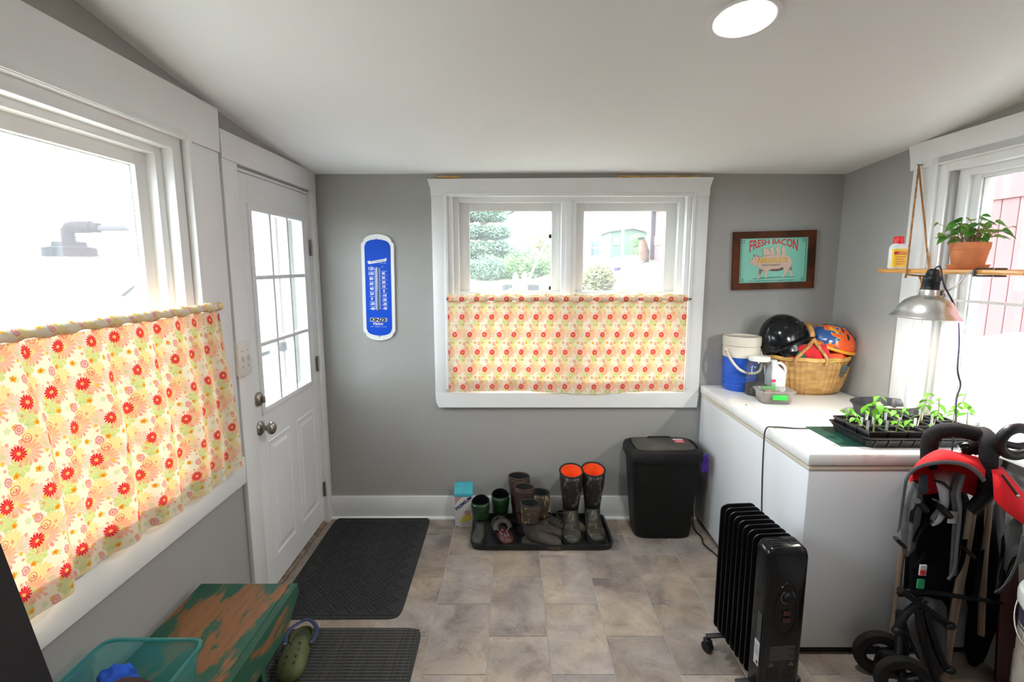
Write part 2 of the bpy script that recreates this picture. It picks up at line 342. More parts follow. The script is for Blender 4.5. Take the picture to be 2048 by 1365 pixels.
# ------------------------------------------------------------------ curtain fabric (print laid out in metres of cloth)
def floral():
    m = bpy.data.materials.new('floral_cotton'); m.use_nodes = True; T = m.node_tree; N = T.nodes; L = T.links
    uv = N.new('ShaderNodeUVMap'); uv.uv_map = 'uv'
    nz = N.new('ShaderNodeTexNoise'); nz.inputs['Scale'].default_value = 45; nz.inputs['Detail'].default_value = 2; L.new(uv.outputs[0], nz.inputs['Vector'])
    sb = N.new('ShaderNodeVectorMath'); sb.operation = 'MULTIPLY_ADD'; sb.inputs[1].default_value = (.008, .008, 0); L.new(nz.outputs['Color'], sb.inputs[0]); L.new(uv.outputs[0], sb.inputs[2])
    sp = N.new('ShaderNodeSeparateXYZ'); L.new(sb.outputs[0], sp.inputs[0])
    def M(op, a, b=None, c=None):
        n = N.new('ShaderNodeMath'); n.operation = op
        for i, q in enumerate((a, b, c)):
            if q is None: continue
            if isinstance(q, (int, float)): n.inputs[i].default_value = q
            else: L.new(q, n.inputs[i])
        return n.outputs[0]
    def cellxy(du, dv, ou, ov):
        v = M('ADD', M('DIVIDE', sp.outputs[1], dv), ov); row = M('FLOOR', v); fv = M('MULTIPLY', M('SUBTRACT', M('FRACT', v), .5), dv)
        u = M('ADD', M('ADD', M('DIVIDE', sp.outputs[0], du), M('MULTIPLY', M('FLOORED_MODULO', row, 2.0), .5)), ou)
        return M('MULTIPLY', M('SUBTRACT', M('FRACT', u), .5), du), fv
    state = {'c': None}
    def over(mask, col, op=1.):
        mx = N.new('ShaderNodeMix'); mx.data_type = 'RGBA'; L.new(M('MULTIPLY', mask, op), mx.inputs[0])
        if isinstance(state['c'], tuple): mx.inputs[6].default_value = (*state['c'], 1)
        else: L.new(state['c'], mx.inputs[6])
        mx.inputs[7].default_value = (*col, 1); state['c'] = mx.outputs[2]
    def flower(du, dv, ou, ov, rad, n, depth, col, op=1., core=None, sx=1., ring=None, soft=.0012):
        x, y = cellxy(du, dv, ou, ov); x = M('DIVIDE', x, sx)
        r = M('SQRT', M('ADD', M('MULTIPLY', x, x), M('MULTIPLY', y, y)))
        if n:
            th = M('ARCTAN2', y, x); pet = M('MULTIPLY_ADD', M('ABSOLUTE', M('COSINE', M('MULTIPLY', th, n/2))), depth*rad, rad*(1-depth))
        else: pet = rad
        d = M('DIVIDE', M('SUBTRACT', pet, r), soft); d = N_clamp(d)
        if ring: d = M('MULTIPLY', d, N_clamp(M('DIVIDE', M('SUBTRACT', ring, M('ABSOLUTE', M('SUBTRACT', M('FRACT', M('DIVIDE', r, rad*.42)), .5))), .1)))
        if n and n > 8: d = M('MULTIPLY', d, N_clamp(M('MULTIPLY_ADD', M('ABSOLUTE', M('COSINE', M('MULTIPLY', th, n/2))), 2.2, .15)))
        over(d, col, op)
        if core: over(N_clamp(M('DIVIDE', M('SUBTRACT', rad*core[0], r), soft)), core[1], op)
    def N_clamp(a):
        n = N.new('ShaderNodeClamp'); L.new(a, n.inputs[0]); return n.outputs[0]
    DU, DV = .095, .108
    state['c'] = (.84, .765, .60)
    flower(DU, DV, .08, .10, .029, 14, .25, (.84, .66, .26), .75, sx=1.1)
    flower(DU, DV, .55, .62, .026, 9, .14, (.62, .64, .24), .8)
    flower(DU, DV, .30, .36, .033, 16, .35, (.90, .42, .30), .75, core=(.25, (.75, .70, .30)))
    flower(DU, DV, .78, .30, .024, 12, .3, (.88, .56, .46), .7)
    flower(DU/2, DV/2, .2, .15, .009, 5, .4, (.48, .60, .24), .4)
    flower(DU/2, DV, .33, .80, .0085, 5, .3, (.84, .46, .05), .95, core=(.4, (.72, .26, .03)))
    flower(DU/2, DV, .80, .45, .006, 5, .3, (.86, .55, .08), .9)
    flower(DU/3, DV/2, .10, .70, .0048, 4, .3, (.84, .33, .25), .8)
    flower(DU, DV, .86, .86, .0145, 7, .22, (.84, .50, .44), .8, sx=.8)
    flower(DU, DV, .86, .86, .0150, 7, .22, (.62, .06, .10), .9, sx=.8, ring=.16)
    flower(DU, DV, .24, .08, .0150, 6, .25, (.62, .06, .10), .9, ring=.15)
    flower(DU, DV, .50, .34, .0185, 14, .34, (.74, .035, .05), 1., core=(.27, (.88, .55, .22)))
    b = N['Principled BSDF']; b.inputs['Roughness'].default_value = .9; b.inputs['Specular IOR Level'].default_value = .15
    L.new(state['c'], b.inputs['Base Color'])
    t = N.new('ShaderNodeBsdfTranslucent'); gm = N.new('ShaderNodeGamma'); gm.inputs[1].default_value = 1.85; L.new(state['c'], gm.inputs[0]); L.new(gm.outputs[0], t.inputs[0])
    mx = N.new('ShaderNodeMixShader'); mx.inputs[0].default_value = .115
    L.new(b.outputs[0], mx.inputs[1]); L.new(t.outputs[0], mx.inputs[2]); L.new(mx.outputs[0], N['Material Output'].inputs['Surface'])
    wv = N.new('ShaderNodeTexWave'); wv.inputs['Scale'].default_value = 300; L.new(uv.outputs[0], wv.inputs['Vector'])
    return m
M_floral = floral()
def curtain(root, axis, a0, a1, zt, zb, off, folds, amp, ruffle, hemw=.075, sign=1, seed=1, sag=None):
    """cafe curtain hanging from a rod; axis 'x' or 'y' runs along the rod, off is the plane, sign points into the room"""
    n = 260; rnd = random.Random(seed); ph = [rnd.uniform(0, 6.3) for _ in range(6)]
    def prof_(t):
        s = 0
        for i, (f, a) in enumerate(folds): s += a*math.sin(2*math.pi*f*t+ph[i]+.8*math.sin(2*math.pi*f*.37*t+ph[(i+1) % 6]))
        return s
    def pt(t, z, d):
        al = lerp(a0, a1, t); return (al, off+sign*d, z) if axis == 'x' else (off+sign*d, al, z)
    def bottom(t): return zb+(sag(t) if sag else 0)+.004*math.sin(14*t+ph[2])
    def dist(t, q):       # q: 0 at the rod, 1 at the hem
        g = .25+.75*min(1, q*2.2)
        return max(.002, amp*g*(prof_(t+.012*math.sin(q*3+ph[3]))+1.1))+.004
    def part(name, zs, extra, m=M_floral):
        rows = []; uv = []
        for f in zs:
            row = []
            for i in range(n+1):
                t = i/n; zz = f(t); q = max(0, (zt-zz)/(zt-zb)); row.append(pt(t, zz, dist(t, q)+extra(t, q)))
                uv.append(((lerp(a0, a1, t)-a0)*1.06, zz))
            rows.append(row)
        mb = MB().grid(rows); return mb.build(name, m, root, smooth=180, world=True, uv=uv)
    rp = .030
    part('drop', [lambda t, k=k: lerp(zt-rp, bottom(t), k/34) for k in range(35)], lambda t, q: 0)
    # double layer of the hem, and the rod pocket with its small ruffle
    part('hem', [lambda t, k=k: lerp(bottom(t)+hemw, bottom(t)+.001, k/6) for k in range(7)], lambda t, q: -.0035)
    rows = []; uv = []
    for k in range(17):
        a = 2*math.pi*k/16; row = []
        for i in range(n+1):
            t = i/n; rr = .0155+.0022*math.sin(130*t+ph[1])+.002*math.sin(61*t)
            row.append(pt(t, zt-rp*.5+rr*math.cos(a), .012+rr*math.sin(a))); uv.append(((lerp(a0, a1, t)-a0)*1.06, zt-.1-a*.016))
        rows.append(row)
    MB().grid(rows).build('rod_pocket', M_floral, root, smooth=180, world=True, uv=uv)
    if ruffle:
        rows = []; uv = []
        for k in range(4):
            row = []
            for i in range(n+1):
                t = i/n; row.append(pt(t, zt-rp*.5+.014+k/3*ruffle*(1+.35*math.sin(47*t+ph[0])+.25*math.sin(111*t)), .012+.006*k/3*math.sin(170*t+ph[4])))
                uv.append(((lerp(a0, a1, t)-a0)*1.06, zt+.02*k))
            rows.append(row)
        MB().grid(rows).build('ruffle', M_floral, root, smooth=180, world=True, uv=uv)

# ------------------------------------------------------------------ windows
def ring_frame(name, m, parent, ax, lo, hi, wd, d0, d1, bev=.003, sides='tblr'):
    """picture-frame of boards: lo/hi are (a,z) outer corners, wd width, d0..d1 the depth range; ax 'x' or 'y' is the direction a runs in"""
    def b(a0, z0, a1, z1):
        return ((a0, d0, z0), (a1, d1, z1)) if ax == 'x' else ((d0, a0, z0), (d1, a1, z1))
    mb = MB()
    if 'l' in sides: mb.box(*b(lo[0], lo[1], lo[0]+wd, hi[1]), bev)
    if 'r' in sides: mb.box(*b(hi[0]-wd, lo[1], hi[0], hi[1]), bev)
    if 't' in sides: mb.box(*b(lo[0]+wd, hi[1]-wd, hi[0]-wd, hi[1]), bev)
    if 'b' in sides: mb.box(*b(lo[0]+wd, lo[1], hi[0]-wd, lo[1]+wd), bev)
    return mb.build(name, m, parent, smooth=40, world=True)
# window_2: twin double-hung window in the back wall
w2 = struct('window_2', (.34, 3.12, .74))
bx('side_casing', (-.475, 3.095, .83), (-.385, 3.12, 2.02), M_white, w2, .003)
bx('side_casing', (1.065, 3.095, .83), (1.158, 3.12, 2.02), M_white, w2, .003)
MB().prism([(-.476, 3.12, 2.02), (1.159, 3.12, 2.02), (1.160, 3.12, 2.07), (1.178, 3.12, 2.128), (-.495, 3.12, 2.118), (-.478, 3.12, 2.06)], (0, -.026, 0)).build('head_casing', M_white, w2, world=True)
MB().prism([(-.475, 3.12, .835), (1.158, 3.12, .835), (1.150, 3.12, .742), (-.455, 3.12, .742), (-.472, 3.12, .78)], (0, -.027, 0)).build('apron', M_white, w2, world=True)
bx('sill', (-.385, 3.098, .832), (1.065, 3.25, .840), M_white, w2, .002)
ring_frame('jamb', M_white, w2, 'x', (-.385, .835), (1.065, 2.055), .03, 3.11, 3.27)
ring_frame('backband', M_white, w2, 'x', (-.403, .86), (1.083, 2.04), .0205, 3.088, 3.10, sides='tlr')
ring_frame('stop', M_white, w2, 'x', (-.357, .835), (1.037, 2.027), .035, 3.155, 3.27)
A = lambda px, py: at(px, py, Y=3.215)
mul0, mul1 = A(1120, 500).x, A(1149, 500).x
bx('mullion', (mul0, 3.15, .84), (mul1, 3.27, 2.0), M_white, w2, .004)
bx('mullion_bead', (lerp(mul0, mul1, .3), 3.143, .84), (lerp(mul0, mul1, .7), 3.152, 2.0), M_white, w2, .003)
zt_g, zb_g = A(1020, 423).z, A(1020, 582).z
def sash(x0, x1, gx0, gx1, lockx):
    s = MB(); y0, y1 = 3.195, 3.235; z0, z1 = zb_g-.03, 2.01
    s.box((x0, y0, zb_g), (gx0, y1, z1), .003); s.box((gx1, y0, zb_g), (x1, y1, z1), .003)
    s.box((gx0, y0, zt_g), (gx1, y1, z1), .003); s.box((x0, y0-.02, z0-.01), (x1, y1, zb_g), .003)
    so = s.build('upper_sash', M_vinyl, w2, smooth=40, world=True)
    bx('pane', (gx0, 3.214, zb_g), (gx1, 3.218, zt_g), M_glass, so)
    ring_frame('glazing_bead', mat('grey_bead', (.5, .5, .49), .6), so, 'x', (gx0-.004, zb_g-.004), (gx1+.004, zt_g+.004), .006, 3.205, 3.213, .001)
    lk = MB().box((lockx-.028, 3.165, zb_g-.002), (lockx+.028, 3.20, zb_g+.006), .002); lk.lathe([(.013, 0), (.013, .008), (.006, .012)], (lockx, 3.18, zb_g+.004), 14); lk.box((lockx-.004, 3.166, zb_g+.006), (lockx+.024, 3.175, zb_g+.014), .002)
    lk.build('sash_lock', M_vinyl, so, smooth=40, world=True)
    l = MB(); y0, y1 = 3.168, 3.193; zz0 = .845; zz1 = zb_g-.012
    l.box((x0, y0, zz0), (x0+.05, y1, zz1), .003); l.box((x1-.05, y0, zz0), (x1, y1, zz1), .003); l.box((x0+.05, y0, zz0), (x1-.05, y1, zz0+.05), .003); l.box((x0+.05, y0, zz1-.035), (x1-.05, y1, zz1), .003)
    lo_ = l.build('lower_sash', M_vinyl, w2, smooth=40, world=True); bx('pane', (x0+.05, 3.178, zz0+.05), (x1-.05, 3.182, zz1-.035), M_glass, lo_)
    return so
xa, xb = -.33, mul0+.004
s1 = sash(xa, xb, A(940, 500).x, A(1102, 500).x, A(1022, 500).x)
for py in (473, 576):
    p = A(1099, py); bx('vent_stop', (p.x-.006, 3.20, p.z-.012), (p.x+.008, 3.213, p.z+.012), M_blackpl, s1, .002)
s2 = sash(mul1-.004, 1.008, A(1166, 500).x, A(1327, 500).x, A(1243, 500).x)
rodb = thing('curtain_rod', 'thin dark rod holding the cafe curtain in the window with two sashes', 'rod', (.34, 3.10, 1.415))
MB().tube([(-.392, 3.087, 1.416), (1.074, 3.087, 1.418)], .005).build('rod', M_steel, rodb, smooth=60, world=True)
for x in (-.39, 1.072):
    MB().tube([(x, 3.094, 1.416), (x, 3.076, 1.416), (x, 3.070, 1.42)], .004, 8).build('hook', M_cord, rodb, smooth=60, world=True)
cb = thing('cafe_curtain', 'floral cafe curtain on the window with two sashes, above the boots', 'curtain', (.34, 3.09, .84), group='floral cafe curtains')
curtain(cb, 'x', -.388, 1.058, 1.432, .842, 3.098, [(2, .5), (5.3, .35), (11, .3), (17, .15)], .009, .012, sign=-1, seed=4, sag=lambda t: .010*math.sin(7*t)-.006*math.exp(-((t-.42)/.08)**2)+.012*max(0, t-.5))

# window_1: large window in the left wall
w1 = struct('window_1', (XL, 1.26, .68))
XC = XL+.022
bx('side_casing', (XL, 1.905, .80), (XC, 2.107, 2.06), M_white, w1, .003)
bx('side_casing', (XL, .42, .80), (XC, .615, 2.06), M_white, w1, .003)
MB().prism([(XL, .40, 2.06), (XL, 2.107, 2.06), (XL, 2.115, 2.225), (XL, .40, 2.245)], (.028, 0, 0)).build('head_casing', M_white, w1, world=True)
bx('apron', (XL, .42, .682), (XL+.024, 2.118, .80), M_white, w1, .003)
bx('sill', (XL-.12, .62, .80), (XL+.032, 1.905, .835), M_white, w1, .004)
ring_frame('backband', M_white, w1, 'y', (.602, .80), (1.923, 2.083), .0205, XL, XL+.032, sides='tlr')
ring_frame('jamb', M_white, w1, 'y', (.62, .83), (1.90, 2.07), .05, XL-.10, XL+.004)
ring_frame('stop', M_white, w1, 'y', (.67, .83), (1.85, 2.03), .035, XL-.12, XL-.035)
so = ring_frame('sash', M_vinyl, w1, 'y', (.70, .84), (1.82, 2.005), .055, XL-.115, XL-.07)
bx('pane', (XL-.098, .755, .895), (XL-.094, 1.765, 1.95), M_glass, so)
ring_frame('glazing_bead', mat('green_grey_seal', (.33, .37, .33), .7, var=.3, vscale=40), so, 'y', (.745, .885), (1.775, 1.96), .012, XL-.093, XL-.088, .001)
rl = thing('curtain_rod', 'rod inside the hem of the cafe curtain beside the door', 'rod', (-1.14, 1.2, 1.46))
MB().tube([(-1.135, .40, 1.448), (-1.135, 1.985, 1.462)], .006).build('rod', M_vinyl, rl, smooth=60, world=True)
MB().tube([(-1.158, 1.982, 1.462), (-1.135, 1.984, 1.462)], .007).build('bracket', M_vinyl, rl, smooth=60, world=True)
cl = thing('cafe_curtain', 'floral cafe curtain on the big window beside the door', 'curtain', (-1.14, 1.2, .81), group='floral cafe curtains')
curtain(cl, 'y', .42, 1.985, 1.477, .805, -1.146, [(4.2, .6), (8.1, .6), (14, .4), (2, .4)], .020, 0, sign=1, seed=11, hemw=.065,
        sag=lambda t: .015+.02*math.sin(3.1*t+2.2))
# the hem flares out to the casing's edge: widen the lower part
for ch in cl.children:
    for v in ch.data.vertices:
        zz = v.co.z+.81; yy = v.co.y+1.2
        q = max(0, (1.45-zz)/.64); v.co.y += .085*q*max(0, (yy-.6)/1.4)

# window_3: window in the right wall above the freezer
w3 = struct('window_3', (XR, 1.66, .9))
XI = XR-.022
bx('side_casing', (XI, 2.455, .87), (XR, 2.566, 2.075), M_white, w3, .003)
bx('side_casing', (XI, .78, .87), (XR, .87, 2.075), M_white, w3, .003)
MB().prism([(XR, .76, 2.07), (XR, 2.575, 2.07), (XR, 2.585, 2.13), (XR, 2.60, 2.192), (XR, .74, 2.20)], (-.03, 0, 0)).build('head_casing', M_white, w3, world=True)
bx('sill', (XR-.05, .78, .87), (XR+.14, 2.566, .905), M_white, w3, .004)
ring_frame('backband', M_white, w3, 'y', (.852, .87), (2.452, 2.108), .035, XR-.030, XR, sides='tlr')
ring_frame('jamb', M_white, w3, 'y', (.87, .90), (2.425, 2.085), .05, XR-.012, XR+.06, sides='tlr')
ring_frame('inner_jamb', M_white, w3, 'y', (.92, .905), (2.37, 2.065), .06, XR+.03, XR+.15, sides='tlr')
so3 = ring_frame('sash', M_vinyl, w3, 'y', (.97, .905), (2.315, 2.035), .045, XR+.05, XR+.09)
bx('pane', (XR+.068, 1.015, .95), (XR+.072, 2.27, 1.99), M_glass, so3)
ring_frame('glazing_bead', mat('green_grey_seal', (.33, .37, .33)), so3, 'y', (1.005, .94), (2.28, 2.0), .012, XR+.06, XR+.066, .001)
rr = thing('curtain_rod', 'thin white rod across the window over the seedlings', 'rod', (1.93, 1.6, 1.466))
MB().tube([(1.930, .86, 1.47), (1.930, 2.33, 1.468)], .006).build('rod', M_vinyl, rr, smooth=60, world=True)
MB().tube([(1.945, 2.33, 1.468), (1.93, 2.33, 1.468)], .006).build('bracket', M_vinyl, rr, smooth=60, world=True)

# ------------------------------------------------------------------ door_1 with nine panes, and the storm door outside
d1 = struct('door_1', (XL, 2.64, 0))
bx('side_casing', (XL, 2.127, 0), (XL+.022, 2.243, 2.045), M_white, d1, .004)
bx('side_casing', (XL, 3.045, 0), (XL+.022, 3.118, 2.045), M_white, d1, .004)
bx('head_casing', (XL, 2.127, 2.045), (XL+.024, 3.118, 2.158), M_white, d1, .004)
ring_frame('jamb', M_white, d1, 'y', (2.235, 0), (3.05, 2.036), .012, XL-.10, XL+.002, sides='tlr')
bx('threshold', (XL-.14, 2.247, .0), (XL+.006, 3.038, .018), mat('worn_threshold', (.22, .17, .12), .7, var=.5, vscale=30), d1, .003)
dx0, dx1 = XL-.045, XL-.004
gy0, gy1, gz0, gz1 = 2.365, 2.945, .935, 1.875
sl = MB()
sl.box((dx0, 2.249, .03), (dx1, gy0, 2.021), .002); sl.box((dx0, gy1, .03), (dx1, 3.036, 2.021), .002)
sl.box((dx0, gy0, gz1), (dx1, gy1, 2.021), 0); sl.box((dx0, gy0, .03), (dx1, gy1, gz0), 0)
slab = sl.build('slab', M_door, d1, world=True)
fr = ring_frame('glazing_frame', M_door, d1, 'y', (gy0-.02, gz0-.02), (gy1+.02, gz1+.02), .032, dx0-.004, dx1+.008, .004)
for i in (1, 2):
    y = gy0+(gy1-gy0)*i/3; bx('muntin', (dx0+.004, y-.010, gz0), (dx1+.004, y+.010, gz1), M_door, fr, .004)
    z = gz0+(gz1-gz0)*i/3; bx('muntin', (dx0+.003, gy0, z-.010), (dx1+.005, gy1, z+.010), M_door, fr, .004)
for i in range(3):
    for j in range(3):
        y0 = gy0+(gy1-gy0)*i/3; z0 = gz0+(gz1-gz0)*j/3
        bx('pane', (-1.206, y0+.002, z0+.002), (-1.203, y0+(gy1-gy0)/3-.002, z0+(gz1-gz0)/3-.002), M_glass, fr)
def panel(y0, y1, z0, z1):
    rg = []
    for k, (i, d) in enumerate([(0, .0), (.008, .006), (.018, .001), (.034, .001), (.05, .008), (.056, .008)]):
        rg.append([(dx1+d, y0+i, z0+i), (dx1+d, y1-i, z0+i), (dx1+d, y1-i, z1-i), (dx1+d, y0+i, z1-i)])
    MB().rings(rg, False, True).build('raised_panel', M_door, d1, world=True)
panel(2.385, 2.625, .17, .775); panel(2.715, 2.965, .17, .775)
for z in (1.72, 1.03, .23):
    h = MB().box((XL-.003, 3.030, z-.045), (XL+.003, 3.048, z+.045), .001); h.tube([(XL+.006, 3.040, z-.047), (XL+.006, 3.040, z+.047)], .006, 10)
    h.build('hinge', M_nickel, d1, smooth=40, world=True)
kn = MB().lathe([(.0, 0), (.033, .0), (.034, .006), (.028, .012), (.012, .016), (.011, .034), (.018, .038), (.028, .046), (.030, .056), (.027, .066), (.016, .072), (.0, .073)], (dx1, 2.318, .862), 28, (1, 0, 0)).build('door_knob', M_nickel, d1, smooth=50, world=True)
db = MB().lathe([(.0, 0), (.032, .0), (.033, .008), (.028, .016), (.02, .02), (.0, .022)], (dx1, 2.318, 1.002), 28, (1, 0, 0)); db.box((dx1+.02, 2.313, .985), (dx1+.036, 2.323, 1.019), .003)
db.build('deadbolt', M_nickel, d1, smooth=50, world=True)
d2 = struct('door_2', (XL-.15, 2.64, 0))
M_storm = mat('storm_door_aluminium', (.62, .62, .64), .45)
ring_frame('storm_frame', M_storm, d2, 'y', (2.24, .02), (3.045, 2.03), .085, XL-.165, XL-.135)
bx('kick_panel', (XL-.16, 2.325, .10), (XL-.14, 2.96, .80), M_storm, d2)
bx('inner_stile', (XL-.16, 2.895, .8), (XL-.13, 2.925, 1.95), mat('grey_stile', (.30, .27, .28), .6), d2, .002)
bx('push_bar', (XL-.125, 2.34, 1.150), (XL-.11, 2.93, 1.172), M_blackpl, d2, .004)
for y in (2.39, 2.88): bx('bar_bracket', (XL-.14, y-.025, 1.135), (XL-.11, y+.025, 1.185), M_blackpl, d2, .005)
bx('pane', (XL-.152, 2.325, .80), (XL-.149, 2.96, 1.95), M_glass, d2)
# light switch on the wall strip between window and door
sw = thing('light_switch', 'white double light switch plate between the window and the door', 'switch', (XL, 2.165, 1.22))
bx('box', (XL, 2.112, 1.155), (XL+.030, 2.212, 1.292), M_white, sw, .004)
bx('plate', (XL+.030, 2.108, 1.150), (XL+.036, 2.217, 1.297), mat('old_white_plastic', (.72, .70, .66), .4), sw, .003)
for y in (2.14, 2.185):
    bx('toggle', (XL+.036, y-.004, 1.215), (XL+.047, y+.004, 1.235), M_white, sw, .002)
    for z in (1.19, 1.258): MB().lathe([(.003, 0), (.003, .0015), (.0, .002)], (XL+.036, y, z), 8, (1, 0, 0)).build('screw', M_nickel, sw, world=True)

# ------------------------------------------------------------------ recessed ceiling light, plus an unseen fill light
M_lens = mat('lit_lens', (1, 1, 1), .5, emit=(.93, .98, 1.0, 200))
for cx_, cy_, lab_ in ((.66, 1.575, 'round recessed ceiling light, glowing white, near the freezer end of the room'), (.10, -.45, 'added unseen fill light, set in the ceiling at the end farthest from the double window')):
    cz = ceil_z(cy_); sl_ = (ceil_z(cy_-.1)-ceil_z(cy_+.1))/.2
    M_lens = M_lens if cy_ > 0 else mat('fill_lens', (1, 1, 1), .5, emit=(.93, .98, 1.0, 60))  # added fill lamp behind the camera, there to brighten the room
    clt = thing('ceiling_light', lab_, 'light', (cx_, cy_, cz))
    nrm = Vector((0, -sl_, -1)).normalized()
    MB().lathe([(.075, .002), (.085, .006), (.098, .004), (.100, -.002)], (cx_, cy_, cz), 40, nrm, cap0=False, cap1=False).build('trim_ring', M_white, clt, smooth=60, world=True)
    MB().lathe([(.0, .004), (.077, .003)], (cx_, cy_, cz), 40, nrm, cap0=False, cap1=False).build('lens', M_lens, clt, world=True)
# ------------------------------------------------------------------ outdoors
def gz(x, y):
    z = -.30+1.55*max(0, min(1, (y-3.5)/22))**.75
    if y > 25: z += .01*(y-25)
    if x < -2.5: z -= .085*(-x-2.5)*max(0, min(1, (-x-2.5)/6))
    if y > 5 and x > .6: z += (.6*max(0, min(1, (x-.8)/1.5))+.5*max(0, min(1, (x-2.5)/1.2)))*max(0, min(1, (y-6)/5))*max(.3, min(1, (27-y)/8))
    return z+.05*mnoise.noise(Vector((x*.35, y*.35, 0)))*min(1, max(0, (abs(y)+abs(x)-3)/4))
xs_ = [-60, -40, -28]+[-20+i*1.0 for i in range(41)]+[28, 40, 60]; ys_ = [-40, -20, -10, -5]+[-2+i*.8 for i in range(48)]+[44, 60, 90]
M_ground = mat('yard_grass_and_straw', (.068, .078, .036), .95, col2=(.13, .112, .085), vscale=.9, detail=8, vpos=(.35, .62), bump=.4, bscale=12)
o = MB().grid([[(x, y, gz(x, y)) for x in xs_] for y in ys_]).build('ground', M_ground, smooth=180); o['kind'] = 'structure'
M_gravel = mat('pale_gravel_yard', (.52, .50, .46), .95, col2=(.70, .68, .64), vscale=18, detail=9, bump=.6, bscale=60)
o = MB().grid([[(x, y, -.02+.33*0+(gz(x, y) if y > 6 else gz(x, y))+.03+.52*max(0, 1-abs(y-1.5)/6)*(x-2.12)/1.9) for x in [2.13, 2.6, 3.1, 3.6, 4.1]] for y in [-3+i*.8 for i in range(14)]]).build('ground_gravel', M_gravel, smooth=180); o['kind'] = 'structure'

o = MB().grid([[(x, y, gz(x, y)+.04) for x in [-9.5, -8, -6.5, -5, -3.6, -2.4, -1.36]] for y in [-8+i*1.0 for i in range(17)]]).build('ground_bounce', mat('pale_bounce_ground', (.26, .25, .22), .95, col2=(.40, .38, .34), vscale=12, detail=8, bump=.5, bscale=50), smooth=180); o['kind'] = 'structure'  # pale ground added to bounce daylight up through window and door
M_red = mat('faded_red_barn_boards', (.20, .088, .086), .85, var=.12, vscale=2.5, stretch=(3, 3, .4), rnd=.10)
M_redd = mat('dark_barn_timber', (.05, .032, .045), .85, var=.2, vscale=6)
barn = thing('barn', 'red barn of upright boards beyond the yard, close outside the window over the freezer', 'barn', (4.2, 6, -.1))
bw = .157
bd = MB().box((0, -bw/2+.003, 0), (.03, bw/2-.003, 4.3), .004, 1).build('board', M_red, barn); bd.location = (0, -8.0, 0)
nb = 1
y = -8.0+bw
while y < 9.4:
    inst('board', bd.data, barn, (R.uniform(-.003, .003), y, 0)); y += bw; nb += 1
bx('backing_wall', (.032, -8.1, -.2), (.35, 9.45, 4.3), M_redd, barn, world=False)
bx('upper_board', (-.022, -8.1, 2.28), (0., 9.45, 2.55), M_red, barn, world=False)
bx('sill_beam', (-.05, -8.1, -.25), (0.03, 9.45, .02), mat('grey_stone_base', (.30, .28, .27), .9, var=.3, vscale=9), barn, world=False)
bx('corner_post', (-.12, 9.32, -.2), (.1, 9.5, 4.3), M_redd, barn, .01, world=False)
MB().prism([(-.10, 9.36, 3.6), (-1.0, 9.36, 4.05), (-1.0, 9.36, 4.4), (-.10, 9.36, 4.4)], (0, .12, 0)).build('eave_brace', M_redd, barn)
MB().prism([(-1.05, -8.2, 4.28), (.5, -8.2, 4.85), (.5, -8.2, 4.95), (-1.05, -8.2, 4.38)], (0, 17.8, 0)).build('roof', mat('barn_roof', (.25, .24, .25), .6), barn)
box_ = thing('storage_chest', 'white outdoor chest against the red barn, low beside the window', 'chest', (3.78, 3.6, .10))
MB().box((-.32, -.55, -.3), (.32, .5, .82), .02).build('body', mat('white_resin', (.78, .78, .76), .5), box_, smooth=40)
MB().prism([(-.35, -.58, .82), (.35, -.58, .82), (.35, -.58, .98), (-.35, -.58, .90)], (0, 1.12, 0)).build('lid', mat('grey_resin', (.62, .62, .6), .5), box_)

# barn lamp outside window_1
lp = thing('barn_lamp', 'black arm lamp with clear glass jar, hanging outside the big window', 'lamp', (-1.8, 2.12, 1.77))
M_lampm = mat('weathered_black_iron', (.010, .010, .014), .9, .0, .05)
zt = at(150, 455, X=-1.8).z
def lx(px, py): return at(px, py, X=-1.8)
c = lx(140, 500); cxl, cyl = -1.8, c.y
z_ = lambda py: at(140, py, X=-1.8).z
MB().lathe([(.0, z_(484)), (.055, z_(484)), (.058, z_(493)), (.088, z_(496)), (.09, z_(513)), (.078, z_(514)), (0, z_(514))], (cxl, cyl, 0), 28).build('cap', M_lampm, lp, smooth=40, world=True)
MB().tube([(cxl, cyl, z_(486)), (cxl, cyl, z_(462)), (cxl+.01, cyl, z_(456)), (cxl+.03, cyl, z_(455)), (cxl+.10, cyl, z_(455))], .024, 12).build('elbow', M_lampm, lp, smooth=60, world=True)
MB().tube([(cxl+.10, cyl, z_(455)), (cxl+.13, cyl, z_(457))], .020, 12).build('collar', M_lampm, lp, smooth=60, world=True)
MB().tube([(cxl+.10, cyl, z_(457)), (XL-WT+.01, cyl, z_(457))], .0125, 12).build('arm', mat('grey_conduit', (.05, .05, .056), .9, 0, .05), lp, smooth=60, world=True)
pr = [(.074, z_(514)), (.078, z_(530)), (.078, z_(585)), (.068, z_(602)), (.045, z_(611)), (.0, z_(613))]
MB().lathe(pr, (cxl, cyl, 0), 28, cap0=False, cap1=False).build('glass_jar', pane_mat('lamp_glass', veil=.22, gloss=.1), lp, smooth=60, world=True)
MB().lathe([(.012, z_(515)), (.014, z_(522)), (.03, z_(540)), (.032, z_(552)), (.02, z_(562)), (0, z_(565))], (cxl, cyl, 0), 18).build('bulb', mat('frosted_bulb', (.8, .78, .7), .4), lp, smooth=60, world=True)

